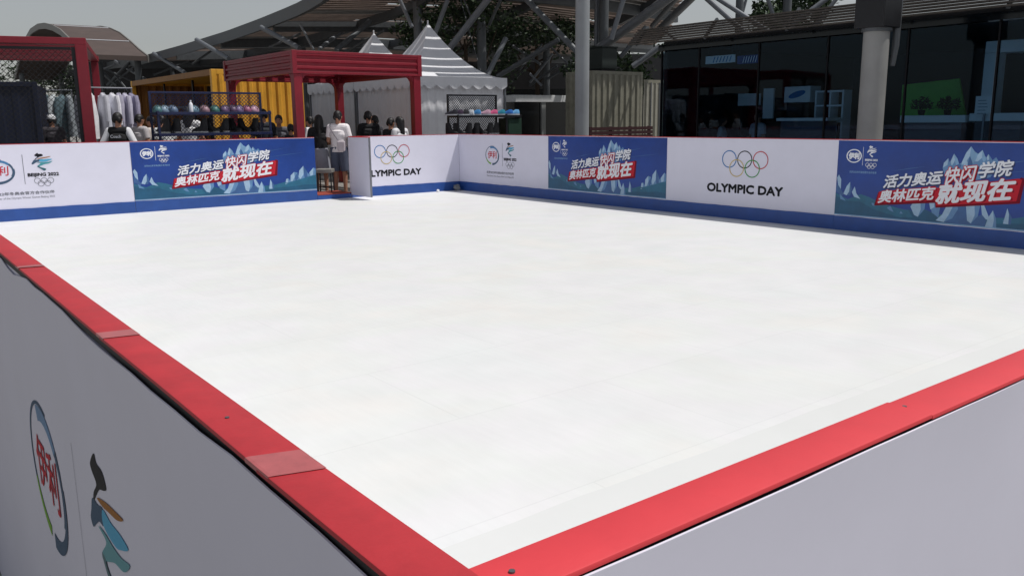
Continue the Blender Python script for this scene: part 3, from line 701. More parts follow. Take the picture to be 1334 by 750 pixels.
# skates / shoes
def shoe(name, label, col, loc, rz, group, boot=False, wheels=False, mname=None):
    ma = mat(mname or 'shoe_'+name, col, .5, var=.15, scale=30); so = mat('shoe_sole_pale' if not boot else 'shoe_sole_dark', (200,204,210) if not boot else (28,28,32), .6)
    t = thing(name, label, 'shoe' if not boot else 'skate', loc, rz, group)
    rs = []
    for y, w, z0, z1 in ((-.13,.03,.03,.24),(-.12,.036,.03,.27),(-.03,.038,.03,.265),(-.015,.038,.03,.20),(.02,.042,.03,.125),(.07,.044,.03,.095),(.12,.042,.03,.085),(.15,.03,.03,.07),(.168,.014,.032,.05)) if boot else ((-.13,.03,.03,.09),(-.11,.036,.03,.125 if not boot else .22),(-.05,.038,.03,.13 if not boot else .22),(-.01,.038,.03,.11 if not boot else .17),(.04,.042,.03,.085),(.1,.044,.03,.07),(.14,.036,.03,.06),(.165,.016,.032,.048)):
        rs.append([(-w,y,z0),(-w*1.05,y,z0+(z1-z0)*.5),(-w*.6,y,z1),(w*.6,y,z1),(w*1.05,y,z0+(z1-z0)*.5),(w,y,z0)])
    g = G(); g.rings(rs, ma); g.build('upper', t, smooth=True)
    if wheels:
        g = G(); g.box(-.006,.006,-.13,.15,.0,.029,mat('blade_steel',(170,172,176),.25,.8)); g.build('blade', t)
    else:
        g = G(); rs = [[(-w,y,0.0),(-w,y,.029),(w,y,.029),(w,y,0.0)] for y, w in ((-.135,.028),(-.1,.04),(0,.04),(.1,.047),(.15,.038),(.17,.016))]; g.rings(rs, so); g.build('sole', t, smooth=True)
    return t
ys = s0.y-.28
sh = [(589,'shoe','charcoal',(46,46,56),'at the left end of the black rack shelf'),(596,'shoe','dark plum',(70,52,76),'second from the left on the black rack shelf'),(603.5,'shoe','black',(34,34,40),'left of the white shoe on the black rack shelf'),
      (610,'shoe','white',(220,226,232),'between dark and blue shoes on the black rack shelf'),(619,'shoe','bright blue',(70,150,214),'just right of the white shoe'),(632,'shoe','pale pink',(214,170,190),'left of the hot pink shoe'),
      (641,'shoe','hot pink',(214,92,140),'in the middle right of the black rack shelf'),(651,'shoe','teal blue',(44,150,176),'right of the hot pink shoe'),(661,'shoe','royal blue',(50,120,206),'second from the right end of the black rack shelf'),(669.5,'shoe','light blue',(110,176,226),'at the right end of the shelf above the green cabinet')]
for px, nm, cn, col, wh in sh:
    pt = on(px, 146, 1, ys)
    shoe('sports_shoe', f'{cn} sports shoe {wh}', col, (pt.x, ys, sz1-.02), R(52)+random.uniform(-.3,.3), 'shoes on the upper shelf of the black rack', mname='shoe_'+cn.replace(' ','_'))
sk = [588, 598, 607.5, 617, 626, 635, 643]
lab = ['black skate at the left end of the lower rack shelf', 'black skate second from the left on the lower shelf', 'black skate below the dark and white shoes', 'black skate below the bright blue shoe', 'black skate right of the one below the bright blue shoe', 'black skate below the pale pink shoe', 'black skate at the right end of the lower rack shelf']
for px, lb in zip(sk, lab):
    pt = on(px, 170, 1, ys); shoe('skate', lb, (26,26,30), (pt.x, ys, sz2-.02), R(52 if px % 2 else -128)+random.uniform(-.35,.35), 'skates on the lower shelf of the black rack', True, True, 'skate_black')
gc = on(664, 160, 1, s0.y-.2)
t = thing('green_cabinet', 'dark green cabinet under the right end of the shoe shelf', 'cabinet', (gc.x-.2, s0.y-.38, -.02))
g = G(); g.box(0,.42,0,.36,.05,sz1-.07,mat('dark_green_paint',(26,48,38),.5)); g.build('body', t, bevel=.006)
g = G(); g.box(.02,.40,-.014,-.001,.08,sz1-.1,mat('dark_green_door',(30,56,44),.5)); d = g.build('door', t, bevel=.004)
g = G(); g.tube([(.34,-.03,.8),(.34,-.03,.95)], .008, alu, 8); g.build('handle', d)
# black skates on lower shelf of helmet rack
lx = [(214,'left end of the lower shelf under the teal helmets'),(226,'second from the left on the lower helmet rack shelf'),(262,'middle of the lower helmet rack shelf'),(276,'lower shelf under the green-teal helmet'),(290,'lower shelf under the mauve helmet'),(306,'lower shelf under the plum helmet'),(318,'second from the right on the lower helmet rack shelf'),(329,'right end of the lower helmet rack shelf')]
for px, wh in lx:
    pt = on(px, 168, 1, hy0-.25); shoe('skate', f'dark skate boot at the {wh}', (30,32,36), (pt.x, hy0-.25, zs2-.02), R(52 if px % 3 else -128)+random.uniform(-.4,.4), 'skates on the blue rack', True, True, 'skate_black')

# ------------------------------------------------------------------ garments on rails
def garment_mesh(Wd, Hh, seed, ma):
    rnd = random.Random(seed); g = G(); rs = []
    prof = [(0,.05,.03),(.03,.09,.045),(.07,.42,.05),(.12,.5,.07),(.3,.5,.09),(.6,.5,.1),(.9,.52,.105),(1,.52,.1)]
    for k, (f, hw, d) in enumerate(prof):
        ring = []
        for j in range(20):
            a = 2*PI*j/20; fold = 1+.14*math.sin(a*5+seed)*min(1, f*2)
            ring.append((hw*Wd*math.cos(a), d*math.sin(a)*fold*1.2+.01*math.sin(f*9+seed), -f*Hh))
        rs.append(ring)
    g.rings(rs, ma)
    for s_ in (-1, 1):
        sl = Hh*rnd.uniform(.55,.68)
        g.tube([(s_*.43*Wd,0,-.08*Hh),(s_*.56*Wd,.01,-.25*Hh),(s_*.60*Wd,.02,-.08*Hh-sl)], [.055,.06,.05], ma, 10)
    return g
def rail(label, p, q, zt, n, D0, specs, grp):
    p, q = Vector((p[0],p[1],0)), Vector((q[0],q[1],0)); d = (q-p); L = d.length; a = math.atan2(d.y, d.x)
    t = thing('garment_rail', label, 'clothes rail', (p.x, p.y, -.02), a)
    g = G(); g.tube([(0,0,zt),(L,0,zt)], .016, alu, 8); g.build('rail', t)
    for x in (.02, L-.02):
        g = G(); g.tube([(x,0,0),(x,0,zt)], .018, alu, 8); g.tube([(x,-.25,.03),(x,.25,.03)], .018, alu, 8); g.build('upright', t)
    for i, (f, col, nm, lb) in enumerate(specs):
        c = p+d*f; ma = mat('cloth_'+nm, col, .8, var=.15, scale=5)
        h = thing('hanging_jacket', lb, 'jacket', (c.x, c.y, zt-.03), a+PI/2+random.uniform(-.35,.35), grp)
        garment_mesh(.5, random.uniform(.95,1.1), i+len(nm), ma).build('cloth', h, (0,0,-.1), smooth=True)
        g = G(); g.tube([(-.17,0,-.15),(0,0,-.09),(0,0,-.02),(.02,0,.03),(.045,0,.012)], .004, alu, 6); g.build('hanger', h)
zr = zat(150, 112, 19.5)
rail('chrome clothes rail of pale jackets between the red frame and the yellow container', gnd(106,19.6), gnd(176,20.4), zr, 6, 0,
     [(.05,(208,210,216),'pale_grey','pale grey jacket nearest the red frame post'), (.2,(226,226,230),'white','white jacket between the two red posts'), (.44,(196,198,208),'silver','silver grey jacket just right of the rear red post'),
      (.60,(220,220,228),'off_white','off-white jacket in the middle of the pale rail'), (.74,(170,168,186),'lilac_grey','lilac grey jacket second from the yellow container'), (.85,(188,186,204),'lavender','lavender white jacket third from the left of the container'), (.96,(150,146,170),'mauve_grey','mauve grey jacket next to the yellow container wall')], 'jackets on the pale rail')
zr2 = zat(70, 115, 21)
rail('clothes rail of dark teal jackets seen through the wire mesh', gnd(48,21.5), gnd(98,21.8), zr2, 5, 0,
     [(.1,(92,112,118),'teal_grey','teal grey jacket nearest the navy box behind the mesh'), (.3,(66,86,94),'deep_teal','deep teal jacket second from the navy box behind the mesh'), (.5,(180,186,190),'frost','frost white jacket in the middle of the meshed rail'),
      (.7,(84,104,112),'sea_grey','sea grey jacket second from the red post behind the mesh'), (.9,(140,148,154),'ash','ash grey jacket touching the red post behind the mesh')], 'jackets behind the wire mesh')

# ------------------------------------------------------------------ canopy
EAVE = [(80,5.6),(70,5.0),(60,4.8),(52,4.77),(47,4.66),(39.4,4.74),(33.5,4.86),(30,5.0),(27,5.16),(25.2,5.34),(23.5,5.8),(21.5,6.3),(19,6.7),(16.4,6.9)]
def ez_(y):
    for (y1, z1), (y0, z0) in zip(EAVE[:-1], EAVE[1:]):
        if y0 <= y <= y1: return z0+(z1-z0)*(y-y0)/(y1-y0)
    return EAVE[-1][1]
def xr(y): return min(31.8, 20.8+(y-16.4)*.84)
t = thing('slatted_canopy', 'huge dark slatted steel canopy curving over the tents and containers', 'canopy', (12, 16.4, 0))
OX, OY = 12, 16.4
def canz(x, y): return ez_(y)+.30*math.sin(min(1, (x-12)/16)*PI)
g = G(); y = 16.5; i = 0
while y < 70:
    pitch = .30 if y < 40 else .42
    x0, x1 = 12.05, xr(y)
    segs = 6
    for k in range(segs):
        a = x0+(x1-x0)*k/segs; b = x0+(x1-x0)*(k+1)/segs-.01
        za, zb = canz(a,y), canz(b,y); wd = pitch*.77
        if random.random() < .03: continue
        z2a, z2b = canz(a,y+wd), canz(b,y+wd)
        v = [(a-OX,y-OY,za),(b-OX,y-OY,zb),(b-OX,y+wd-OY,z2b),(a-OX,y+wd-OY,z2a)]
        v += [(p[0],p[1],p[2]+.05) for p in v]
        g.add(v, [(0,3,2,1),(4,5,6,7),(0,1,5,4),(1,2,6,5),(2,3,7,6),(3,0,4,7)], roof_brown if (i//3) % 4 else roof_dark)
    y += pitch; i += 1
o = g.build('roof_slats', t); o['kind'] = 'stuff'
# eave beam
g = G()
ys_ = [y for y, _ in EAVE]; ys_ = [70-.9*i for i in range(60) if 70-.9*i >= 16.4]
rs = []
for y in ys_:
    z = ez_(y); rs.append([(-.16,y-OY,z-.28),(.10,y-OY,z-.22),(.10,y-OY,z+.10),(-.16,y-OY,z+.12)])
g.rings(rs, steel_d); g.build('eave_beam', t)
for xx in (15.5, 20, 25):
    g = G(); rs = []
    for y in ys_:
        if xx > xr(y): continue
        z = canz(xx,y)-.02; rs.append([(xx-.1-OX,y-OY,z-.3),(xx+.1-OX,y-OY,z-.3),(xx+.1-OX,y-OY,z-.005),(xx-.1-OX,y-OY,z-.005)])
    g.rings(rs, steel_d); g.build('purlin', t)
for y in (18.5, 24, 29.5, 35, 41, 48, 56, 64):
    g = G(); rs = []
    for k in range(13):
        x = 12.12+(xr(y)-12.2)*k/12; z = canz(x,y)-.03
        rs.append([(x-OX,y-.08-OY,z-.38),(x-OX,y+.08-OY,z-.38),(x-OX,y+.08-OY,z-.01),(x-OX,y-.08-OY,z-.01)])
    g.rings(rs, steel_d); g.build('rafter', t)
def brace(px0, py0, D0, px1, py1, D1, r, ma=steel, nm='brace'):
    a = at(px0,py0,D0); b = at(px1,py1,D1); o = Vector((OX,OY,0))
    g = G(); g.tube([a-o, b-o], r, ma, 12); g.build(nm, t, smooth=True)
brace(781,63,27.5, 876,-6,25, .14, steel)
brace(686,0,25, 752,68,24, .085, steel_d); brace(728,52,27, 648,100,28, .08, steel_d)
brace(640,-6,25, 582,68,26, .095, steel); brace(519,-4,27, 537,36,27, .06, steel); brace(583,0,27, 566,46,27, .07, steel)
brace(652,0,28, 636,36,29, .05, steel_d); brace(659,50,26, 635,98,25.5, .075, steel)
brace(340,36,31, 390,63,30, .09, steel); brace(391,32,29, 409,66,29, .04, steel); brace(482,28,30, 438,66,29, .09, steel_d); brace(436,48,32, 416,64,31, .07, steel)
brace(256,52,36, 298,77,34, .09, steel); brace(200,70,42, 241,95,40, .09, steel); brace(150,80,48,190,104,46,.08,steel); brace(118,80,46,152,112,46,.09,steel_d); brace(168,82,46,140,112,46,.09,steel_d)
brace(600,0,29, 626,92,28, .015, steel_d, 'cable'); brace(604,0,29, 616,28,29, .03, steel_d)
brace(812,0,24, 796,52,24, .07, steel); brace(842,35,26, 808,75,26, .07, steel_d); brace(858,62,25, 824,87,25, .08, steel); brace(690,96,30,706,112,30,.04,steel); brace(720,70,33,690,108,33,.05,steel); brace(748,82,33,712,104,33,.05,steel_d)
for px, D, r, ma in ((548,30,.15,steel),(629,30,.16,steel_d),(785,29,.16,steel_d),(776,29.2,.08,steel),(400,38,.12,steel_d),(230,50,.13,steel_d),(137,44,.16,steel_d),(712,36,.14,steel_d)):
    x, y = gnd(px, D); zt = (canz(x,y) if 12 < x < xr(y) else ez_(min(y,79)))-.1
    g = G(); g.tube([(x-OX,y-OY,-.02),(x-OX,y-OY,zt)], r, ma, 16); g.build('column', t, smooth=True)
x, y = gnd(758, 21.0)
g = G(); g.tube([(x-OX,y-OY,-.02),(x-OX,y-OY,6.8)], .17, mat('column_mid_grey',(150,154,158),.5,.05,var=.08,scale=2), 24); g.build('column', t, smooth=True)
g = G(); g.tube([(x-OX-.04,y-OY+.1,6.4),(x-OX+.3,y-OY+.6,6.95)], .1, steel, 12); g.build('brace', t)
# branching supports over the glass hall
for a in ((918,-4,23,972,44,22,.07),(931,-4,23,1001,41,22,.06),(973,-4,24,965,26,24,.04),(999,-4,23,1010,28,23,.05),(1082,-5,21,1022,40,21,.06),(1092,-4,21,1060,37,21,.05),(905,-6,30,858,40,33,.14),(885,-6,30,850,34,33,.10),(862,38,26,886,56,24,.04)):
    brace(a[0],a[1],a[2],a[3],a[4],a[5],a[6], steel)
for px, D, r in ((957.5,23,.1),(1018,23,.11)):
    x, y = gnd(px, D); g = G(); g.tube([(x-OX,y-OY,-.02),(x-OX,y-OY,6.2)], r, steel_d, 16); g.build('column', t, smooth=True)

rb = random.Random(12)
for px0, py0, px1, py1, D, r in ((128,86,176,108,46,.05),(178,84,140,116,46,.05),(120,96,150,84,46,.05),(150,98,168,120,45,.05),(200,98,246,80,44,.05),(250,84,276,66,40,.05),(668,60,704,84,33,.05),(706,58,676,92,33,.04),(690,112,726,86,32,.05),(664,110,690,84,33,.04),(716,60,748,92,33,.04),(420,62,452,38,33,.06),(455,66,500,40,32,.05),(350,62,392,44,34,.05)):
    brace(px0,py0,D,px1,py1,D+rb.uniform(-1,1),r,steel if rb.random() < .6 else steel_d)
# barrel roof, far left
t = thing('barrel_roof', 'brown barrel vaulted roof with pale seams in the distance, upper left behind the red frame', 'roof', (8.9, 54.5, 0))
prof = [(-10.4,4.45),(-9,4.85),(-7.5,5.35),(-5.5,5.95),(-3.5,6.35),(-1.5,6.62),(.5,6.75),(3,6.7),(6,6.2),(9,5.2),(11,4.4)]
g = G(); rs = [[(0,y,z),(2.75,y,z+.0),(2.75,y,z+.22),(0,y,z+.22)] for y, z in prof]; g.rings(rs, mat('barrel_brown',(78,66,62),.75,var=.15,scale=1.5)); g.build('roof_shell', t)
g = G(); rs = [[(-.07,y-.02,z-.05),(-.003,y-.02,z-.05),(-.003,y-.02,z+.26),(-.07,y-.02,z+.26)] for y, z in prof]; g.rings(rs, mat('barrel_trim',(120,118,114),.5)); g.build('edge_trim', t)
g = G(); rs = [[(2.752,y-.02,z-.05),(2.82,y-.02,z-.05),(2.82,y-.02,z+.26),(2.752,y-.02,z+.26)] for y, z in prof]; g.rings(rs, mat('barrel_trim',(120,118,114),.5)); g.build('edge_trim', t)
g = G()
for y, z in ((-7.5,5.35),(-3.5,6.35)): g.box(.05,2.7,y-.05,y+.02,z+.225,z+.26,p_white)
g.build('seam', t)
for x in (.2, 2.5):
    for y in (-9.5, 9.8): g = G(); g.tube([(x,y,-.02),(x,y,4.75)], .16, steel_d, 14); g.build('column', t, smooth=True)

# light steel column in front of the glass hall
p = gnd(1134, 13.3)
t = thing('steel_column', 'light grey round steel column with a dark box on top, before the dark glass hall', 'column', (p[0], p[1], -.02))
zc = zat(1134, 42, 13.3)+.02
g = G(); g.tube([(0,0,0),(0,0,zc)], .188, mat('column_light_grey',(150,150,148),.5,.1,var=.1,scale=2), 28); g.build('shaft', t, smooth=True)
g = G(); g.tube([(0,0,zc-.001),(0,0,zc+.05)], .22, steel_d, 24); g.build('collar', t)
g = G(); g.box(-.24,.24,-.24,.24,zc+.051,zc+.95,mat('column_dark_box',(14,15,20),.5)); g.build('head_box', t, bevel=.01)
dr = Vector((rt.x, rt.y, 0))*.27
g = G(); g.tube([dr+Vector((0,0,zc-.5)), dr*1.12+Vector((0,0,zc-.2)), dr*1.16+Vector((0,0,zc+1))], [.04,.05,.055], steel_d, 12); g.build('downpipe', t, smooth=True)

# ------------------------------------------------------------------ dark glass hall
HX, HY1, HY0 = 14.0, 12.72, -9.0; HZ = 3.07
t = thing('glass_hall', 'long dark glass hall with a slatted fascia along the right', 'building', (HX, HY1, -.02), -PI/2)
# local x runs towards -y (viewer's right), local y = into the hall
HL = HY1-HY0
gl = bpy.data.materials.new('tinted_glass'); gl.use_nodes = True; nt = gl.node_tree; N = nt.nodes; L_ = nt.links
N.remove(N['Principled BSDF']); tr = N.new('ShaderNodeBsdfTransparent'); tr.inputs[0].default_value = (.64,.77,.86,1)
gs = N.new('ShaderNodeBsdfGlossy'); gs.inputs['Roughness'].default_value = .02; gs.inputs['Color'].default_value = (.26,.30,.34,1)
fr = N.new('ShaderNodeFresnel'); fr.inputs[0].default_value = 1.45; ms = N.new('ShaderNodeMixShader')
ge = N.new('ShaderNodeNewGeometry'); im = N.new('ShaderNodeMapRange'); im.inputs[3].default_value = 1.45; im.inputs[4].default_value = 1/1.45
L_.new(ge.outputs['Backfacing'], im.inputs[0]); L_.new(im.outputs[0], fr.inputs[0]); L_.new(fr.outputs[0], ms.inputs[0]); L_.new(tr.outputs[0], ms.inputs[1]); L_.new(gs.outputs[0], ms.inputs[2]); L_.new(ms.outputs[0], N['Material Output'].inputs[0])
mull = [0, 1.05, 2.55, 4.05, 5.55, 7.0, 8.3, 9.9, 11.6, 13.6, 15.8, 18, 20, HL]
for a, b in zip(mull[:-1], mull[1:]):
    g = G(); g.box(a+.03, b-.03, .02, .032, .12, 2.93, gl); g.build('glass_pane', t)
g = G()
for a in mull: g.box(a-.014, a+.014, .005, .06, .1, 2.945, dk_frame)
g.box(-.03, HL, -.03, .06, 0, .098, dk_frame); g.build('mullions', t)
g = G(); g.box(-.05, HL, -.05, .12, 2.947, HZ, mat('hall_header',(9,16,22),.12,var=.05,scale=.6,spec=.35)); g.build('header_band', t)
g = G(); g.box(-.04, .08, .13, 9, 0, HZ-.01, dk_frame); g.build('end_wall', t)
g = G(); g.box(.1, HL, 7.5, 7.6, 0, HZ, mat('hall_back_wall',(44,44,54),.7)); g.build('back_wall', t)
g = G(); g.box(.1, HL, .13, 7.49, 0, .019, mat('hall_floor',(70,70,74),.4)); g.build('inner_floor', t)
g = G(); g.box(-.05, HL, .13, 7.6, HZ-.008, HZ+.12, mat('hall_roof',(50,50,52),.8)); g.build('roof', t)
sl_a = mat('fascia_slat',(78,72,66),.7,var=.35,scale=2.5)
g = G()
for i in range(7):
    z = HZ+.012+i*.052; g.box(-.5, HL, -.55+i*.05, -.45+i*.05, z, z+.03, sl_a)
for i in range(9):
    y = -.5+i*.07; g.box(-.5, HL, y, y+.045, HZ+.0-.0, HZ+.011, sl_a) if False else None
g.build('fascia_slats', t)
g = G()
for i in range(12): x = -.3+i*1.9; g.bar((x,-.5,HZ+.0),(x,-.12,HZ+.40), .05, .05, steel_d)
g.build('fascia_brackets', t)

def inhall(name, label, cat, px0, px1, py0, py1, X, ma, depth=.3, group=None):  # places pieces in the hall, most standing in for reflections in its glass
    a = on(px0, py1, 0, X); b = on(px1, py0, 0, X)
    t = thing(name, label, cat, (X, a.y, 0), -PI/2, group); return t, a.y-b.y, a.z, b.z
white_in = mat('white_laminate', (235,236,238), .4, var=.03)
def counter(label, px0, px1, py0, py1, X):  # white slabs added in place of pale reflections in the glass
    t, L, z0, z1 = inhall('counter', label, 'counter', px0, px1, py0, py1, X, None, group='white counter shapes standing in for glass reflections')
    g = G(); g.box(0,L,0,.5,z0,z1,white_in); g.build('top', t, bevel=.008)
    g = G(); g.box(.08,L-.08,.06,.45,-.0,z0-.002,mat('counter_base',(60,66,78),.5)); g.build('base', t)
counter('white counter shape below the green panel, standing in for a reflection in the hall glass', 1172, 1258, 150, 160, 15.4)
counter('white counter shape at the right edge, standing in for a reflection in the hall glass', 1262, 1336, 147, 158, 15.4)
counter('white counter shape below the box with a blue oval, standing in for a glass reflection', 1011, 1078, 153.5, 158, 15.6)
t, L, z0, z1 = inhall('green_reflection', 'green panel behind a counter, standing in for a reflection in the hall glass', 'screen', 1172, 1262, 106, 152, 16.6, None)  # solid panel takes the place of a green reflection
g = G(); g.rings([[(0,y_,z0),(L,y_,z0),(L*.86,y_,z1+.06),(0,y_,z1-.02)] for y_ in (0,.06)], mat('reflection_green',(104,190,62),.5,var=.2,scale=1.5)); g.build('panel', t, bevel=.01)
g = G(); g.box(.05,.11,-.1,.16,0,z0-.002,dk_frame); g.box(L-.11,L-.05,-.1,.16,0,z0-.002,dk_frame); g.build('stand', t)
def pot_plant(label, px, seed):
    rnd = random.Random(seed); b = on(px, 150.5, 0, 15.6)
    t = thing('potted_plant', label, 'plant', (15.6, b.y, b.z), 0, 'plants on the hall counter')
    g = G(); g.rings([[(r_*math.cos(2*PI*k/12), r_*math.sin(2*PI*k/12), z) for k in range(12)] for r_, z in ((.05,.002),(.07,.1),(.06,.1))], dk_frame); g.build('pot', t)
    g = G(); lm = mat('leaf_dark',(38,56,36),.6,var=.25,scale=2)
    for _ in range(150):
        a = rnd.uniform(0, 2*PI); r_ = rnd.random()**.5*.19; p = Vector((r_*math.cos(a), r_*math.sin(a), .12+rnd.random()*(.24-.5*r_)))
        u = Vector((rnd.gauss(0,1),rnd.gauss(0,1),rnd.gauss(.5,.6))).normalized()*.055; w_ = u.cross(Vector((rnd.gauss(0,1),rnd.gauss(0,1),1))).normalized()*.018
        g.add([p-u,p+w_,p+u,p-w_], [(0,1,2,3)], lm)
    for k in range(6): a = k*1.05; g.tube([(0,0,.08),(.06*math.cos(a),.06*math.sin(a),.2)], .004, lm, 5)
    g.build('foliage', t)
pot_plant('smaller dark potted plant before the middle of the green panel', 1200, 31)
pot_plant('dark potted plant before the right end of the green panel', 1234, 32)
t, L, z0, z1 = inhall('reflection_portal', 'white portal frame at the right edge, standing in for a reflection in the hall glass', 'portal', 1283, 1345, 50, 70, 16.0, None)  # solid frame built for a pale structure mirrored in the glass
g = G(); g.box(0,L+.5,0,.4,z0,z1,white_in); g.build('beam', t, bevel=.01)
g = G(); g.box(0,.2,0,.4,0,z0-.002,white_in); g.build('post', t, bevel=.01)
g = G(); g.box(L+.3,L+.5,0,.4,0,z0-.002,white_in); g.build('post', t, bevel=.01)
t, L, z0, z1 = inhall('notice_board', 'small white notice board leaning at the foot of the white portal', 'sign', 1270, 1296, 125, 149, 15.35, None)
g = G(); g.box(0,L,-.02,.0,z0,z1,white_in); g.build('face', t); g = G()
for i in range(5): g.box(L*.15,L*(.6+.05*(i%3)),-.0225,-.0205,z1-.08-i*.055,z1-.07-i*.055,p_grey)
g.build('text_lines', t)
g = G(); g.box(L*.45,L*.55,.001,.03,.62,z1-.1,alu); g.build('prop', t)
t, L, z0, z1 = inhall('reflection_box', 'white box with a blue oval emblem, standing in for a reflected tent in the hall glass', 'display', 1021, 1056, 112, 134, 16.2, None)  # solid box replaces the reflection of a white tent
g = G(); g.box(0,L,0,.4,z0,z1,white_in); g.build('body', t, bevel=.01)
P = Print(); P.poly([(L*.5+L*.32*math.cos(a*PI/12), (z0+z1)/2+(z1-z0)*.2*math.sin(a*PI/12)+.05*math.cos(a*PI/12)) for a in range(24)], p_blue, 2); P.build('oval_emblem', t)
g = G(); g.box(.05,L-.05,.05,.35,0,z0-.002,dk_frame); g.build('plinth', t)
t, L, z0, z1 = inhall('reflection_panel', 'pale wide panel left of the blue oval box, standing in for a glass reflection', 'display', 961, 1008, 121, 138, 16.4, None)  # solid panels replace a pale reflection
g = G(); g.box(0,L*.62,0,.05,z0,z1,white_in); g.box(L*.72,L,0,.05,z0-.3,z1+.1,white_in); g.build('panel', t); g = G(); g.box(L*.1,L*.14,0,.05,0,z0-.002,dk_frame); g.box(L*.75,L*.8,0,.05,0,z0-.302,dk_frame); g.build('stand', t)
t, L, z0, z1 = inhall('reflection_frame', 'open white frame right of the blue oval box, standing in for a glass reflection', 'shelf', 1060, 1100, 117, 160, 16.2, None)  # solid frame replaces a pale mirrored shape
g = G()
for x in (0, L*.5, L-.04): g.box(x,x+.04,0,.3,0,z1,white_in)
for z in (z1-.04, (z0+z1)/2, z0): g.box(.041,L*.5-.001,.0,.3,z,z+.035,white_in); g.box(L*.5+.041,L-.041,.0,.3,z,z+.035,white_in)
g.build('frame', t)
for (a, b, lb, k) in ((919,958,'long white and blue banner hanging high inside the hall',0),(960,990,'small blue banner with white zigzag marks hanging high inside the hall',1)):
    t, L, z0, z1 = inhall('hanging_banner', lb, 'banner', a, b, 71, 84, 14.6, None, group='banners inside the hall')
    g = G(); g.box(0,L,0,.01,z0,z1,white_in if k == 0 else mat('banner_mid_blue',(48,70,130),.5)); g.build('cloth', t)
    P = Print()
    for i in range(6):
        x = L*(.25+.11*i); P.poly([(x,z0+.02),(x+L*.03,z0+.02),(x+L*.09,z1-.02),(x+L*.06,z1-.02)], p_blue if k == 0 else p_white, 1)
    P.build('zigzag_print', t)
    g = G(); g.tube([(L*.1,.005,z1),(L*.1,.005,HZ-.03)], .006, blk_steel, 6); g.tube([(L*.9,.005,z1),(L*.9,.005,HZ-.03)], .006, blk_steel, 6); g.build('hanger_wire', t)

# ------------------------------------------------------------------ people
skin = mat('skin', (176,128,104), .55, var=.05); hair_m = mat('black_hair', (20,18,20), .5, var=.2, scale=60, bump=.3)
eye_m = mat('eye_dark', (20,16,16), .2, var=0)
def remesh(g, voxel, name, smooth_it=3):
    o = bpy.data.objects.new('tmp', g.mesh('tmp')); C.objects.link(o)
    r = o.modifiers.new('r', 'REMESH'); r.mode = 'VOXEL'; r.voxel_size = voxel; r.use_smooth_shade = True
    s_ = o.modifiers.new('s', 'SMOOTH'); s_.factor = .5; s_.iterations = smooth_it
    dg = bpy.context.evaluated_depsgraph_get(); dg.update()
    me = bpy.data.meshes.new_from_object(o.evaluated_get(dg), depsgraph=dg); me.name = name
    v = [tuple(p.co) for p in me.vertices]; f = [tuple(p.vertices) for p in me.polygons]
    bpy.data.objects.remove(o); bpy.data.meshes.remove(me); return v, f
def cone(g, p, q, r1, r2, ma, n=16, sy=1.):
    p, q = Vector(p), Vector(q); t = (q-p).normalized()
    a = t.cross(Vector((0,1,0)) if abs(t.y) < .9 else Vector((1,0,0))).normalized(); b = t.cross(a)
    g.rings([[c+(a*math.cos(2*PI*k/n)*r+b*math.sin(2*PI*k/n)*r*sy) for k in range(n)] for c, r in ((p,r1),(q,r2))], ma)
ARMS = {'down': ((.235,.0,1.10),(.25,.06,.86)), 'front': ((.225,.02,1.10),(.13,.25,1.08)), 'phone': ((.22,.08,1.12),(.07,.24,1.28)), 'head': ((.245,.06,1.55),(.13,-.05,1.56)), 'hip': ((.30,-.05,1.12),(.17,.08,.98))}
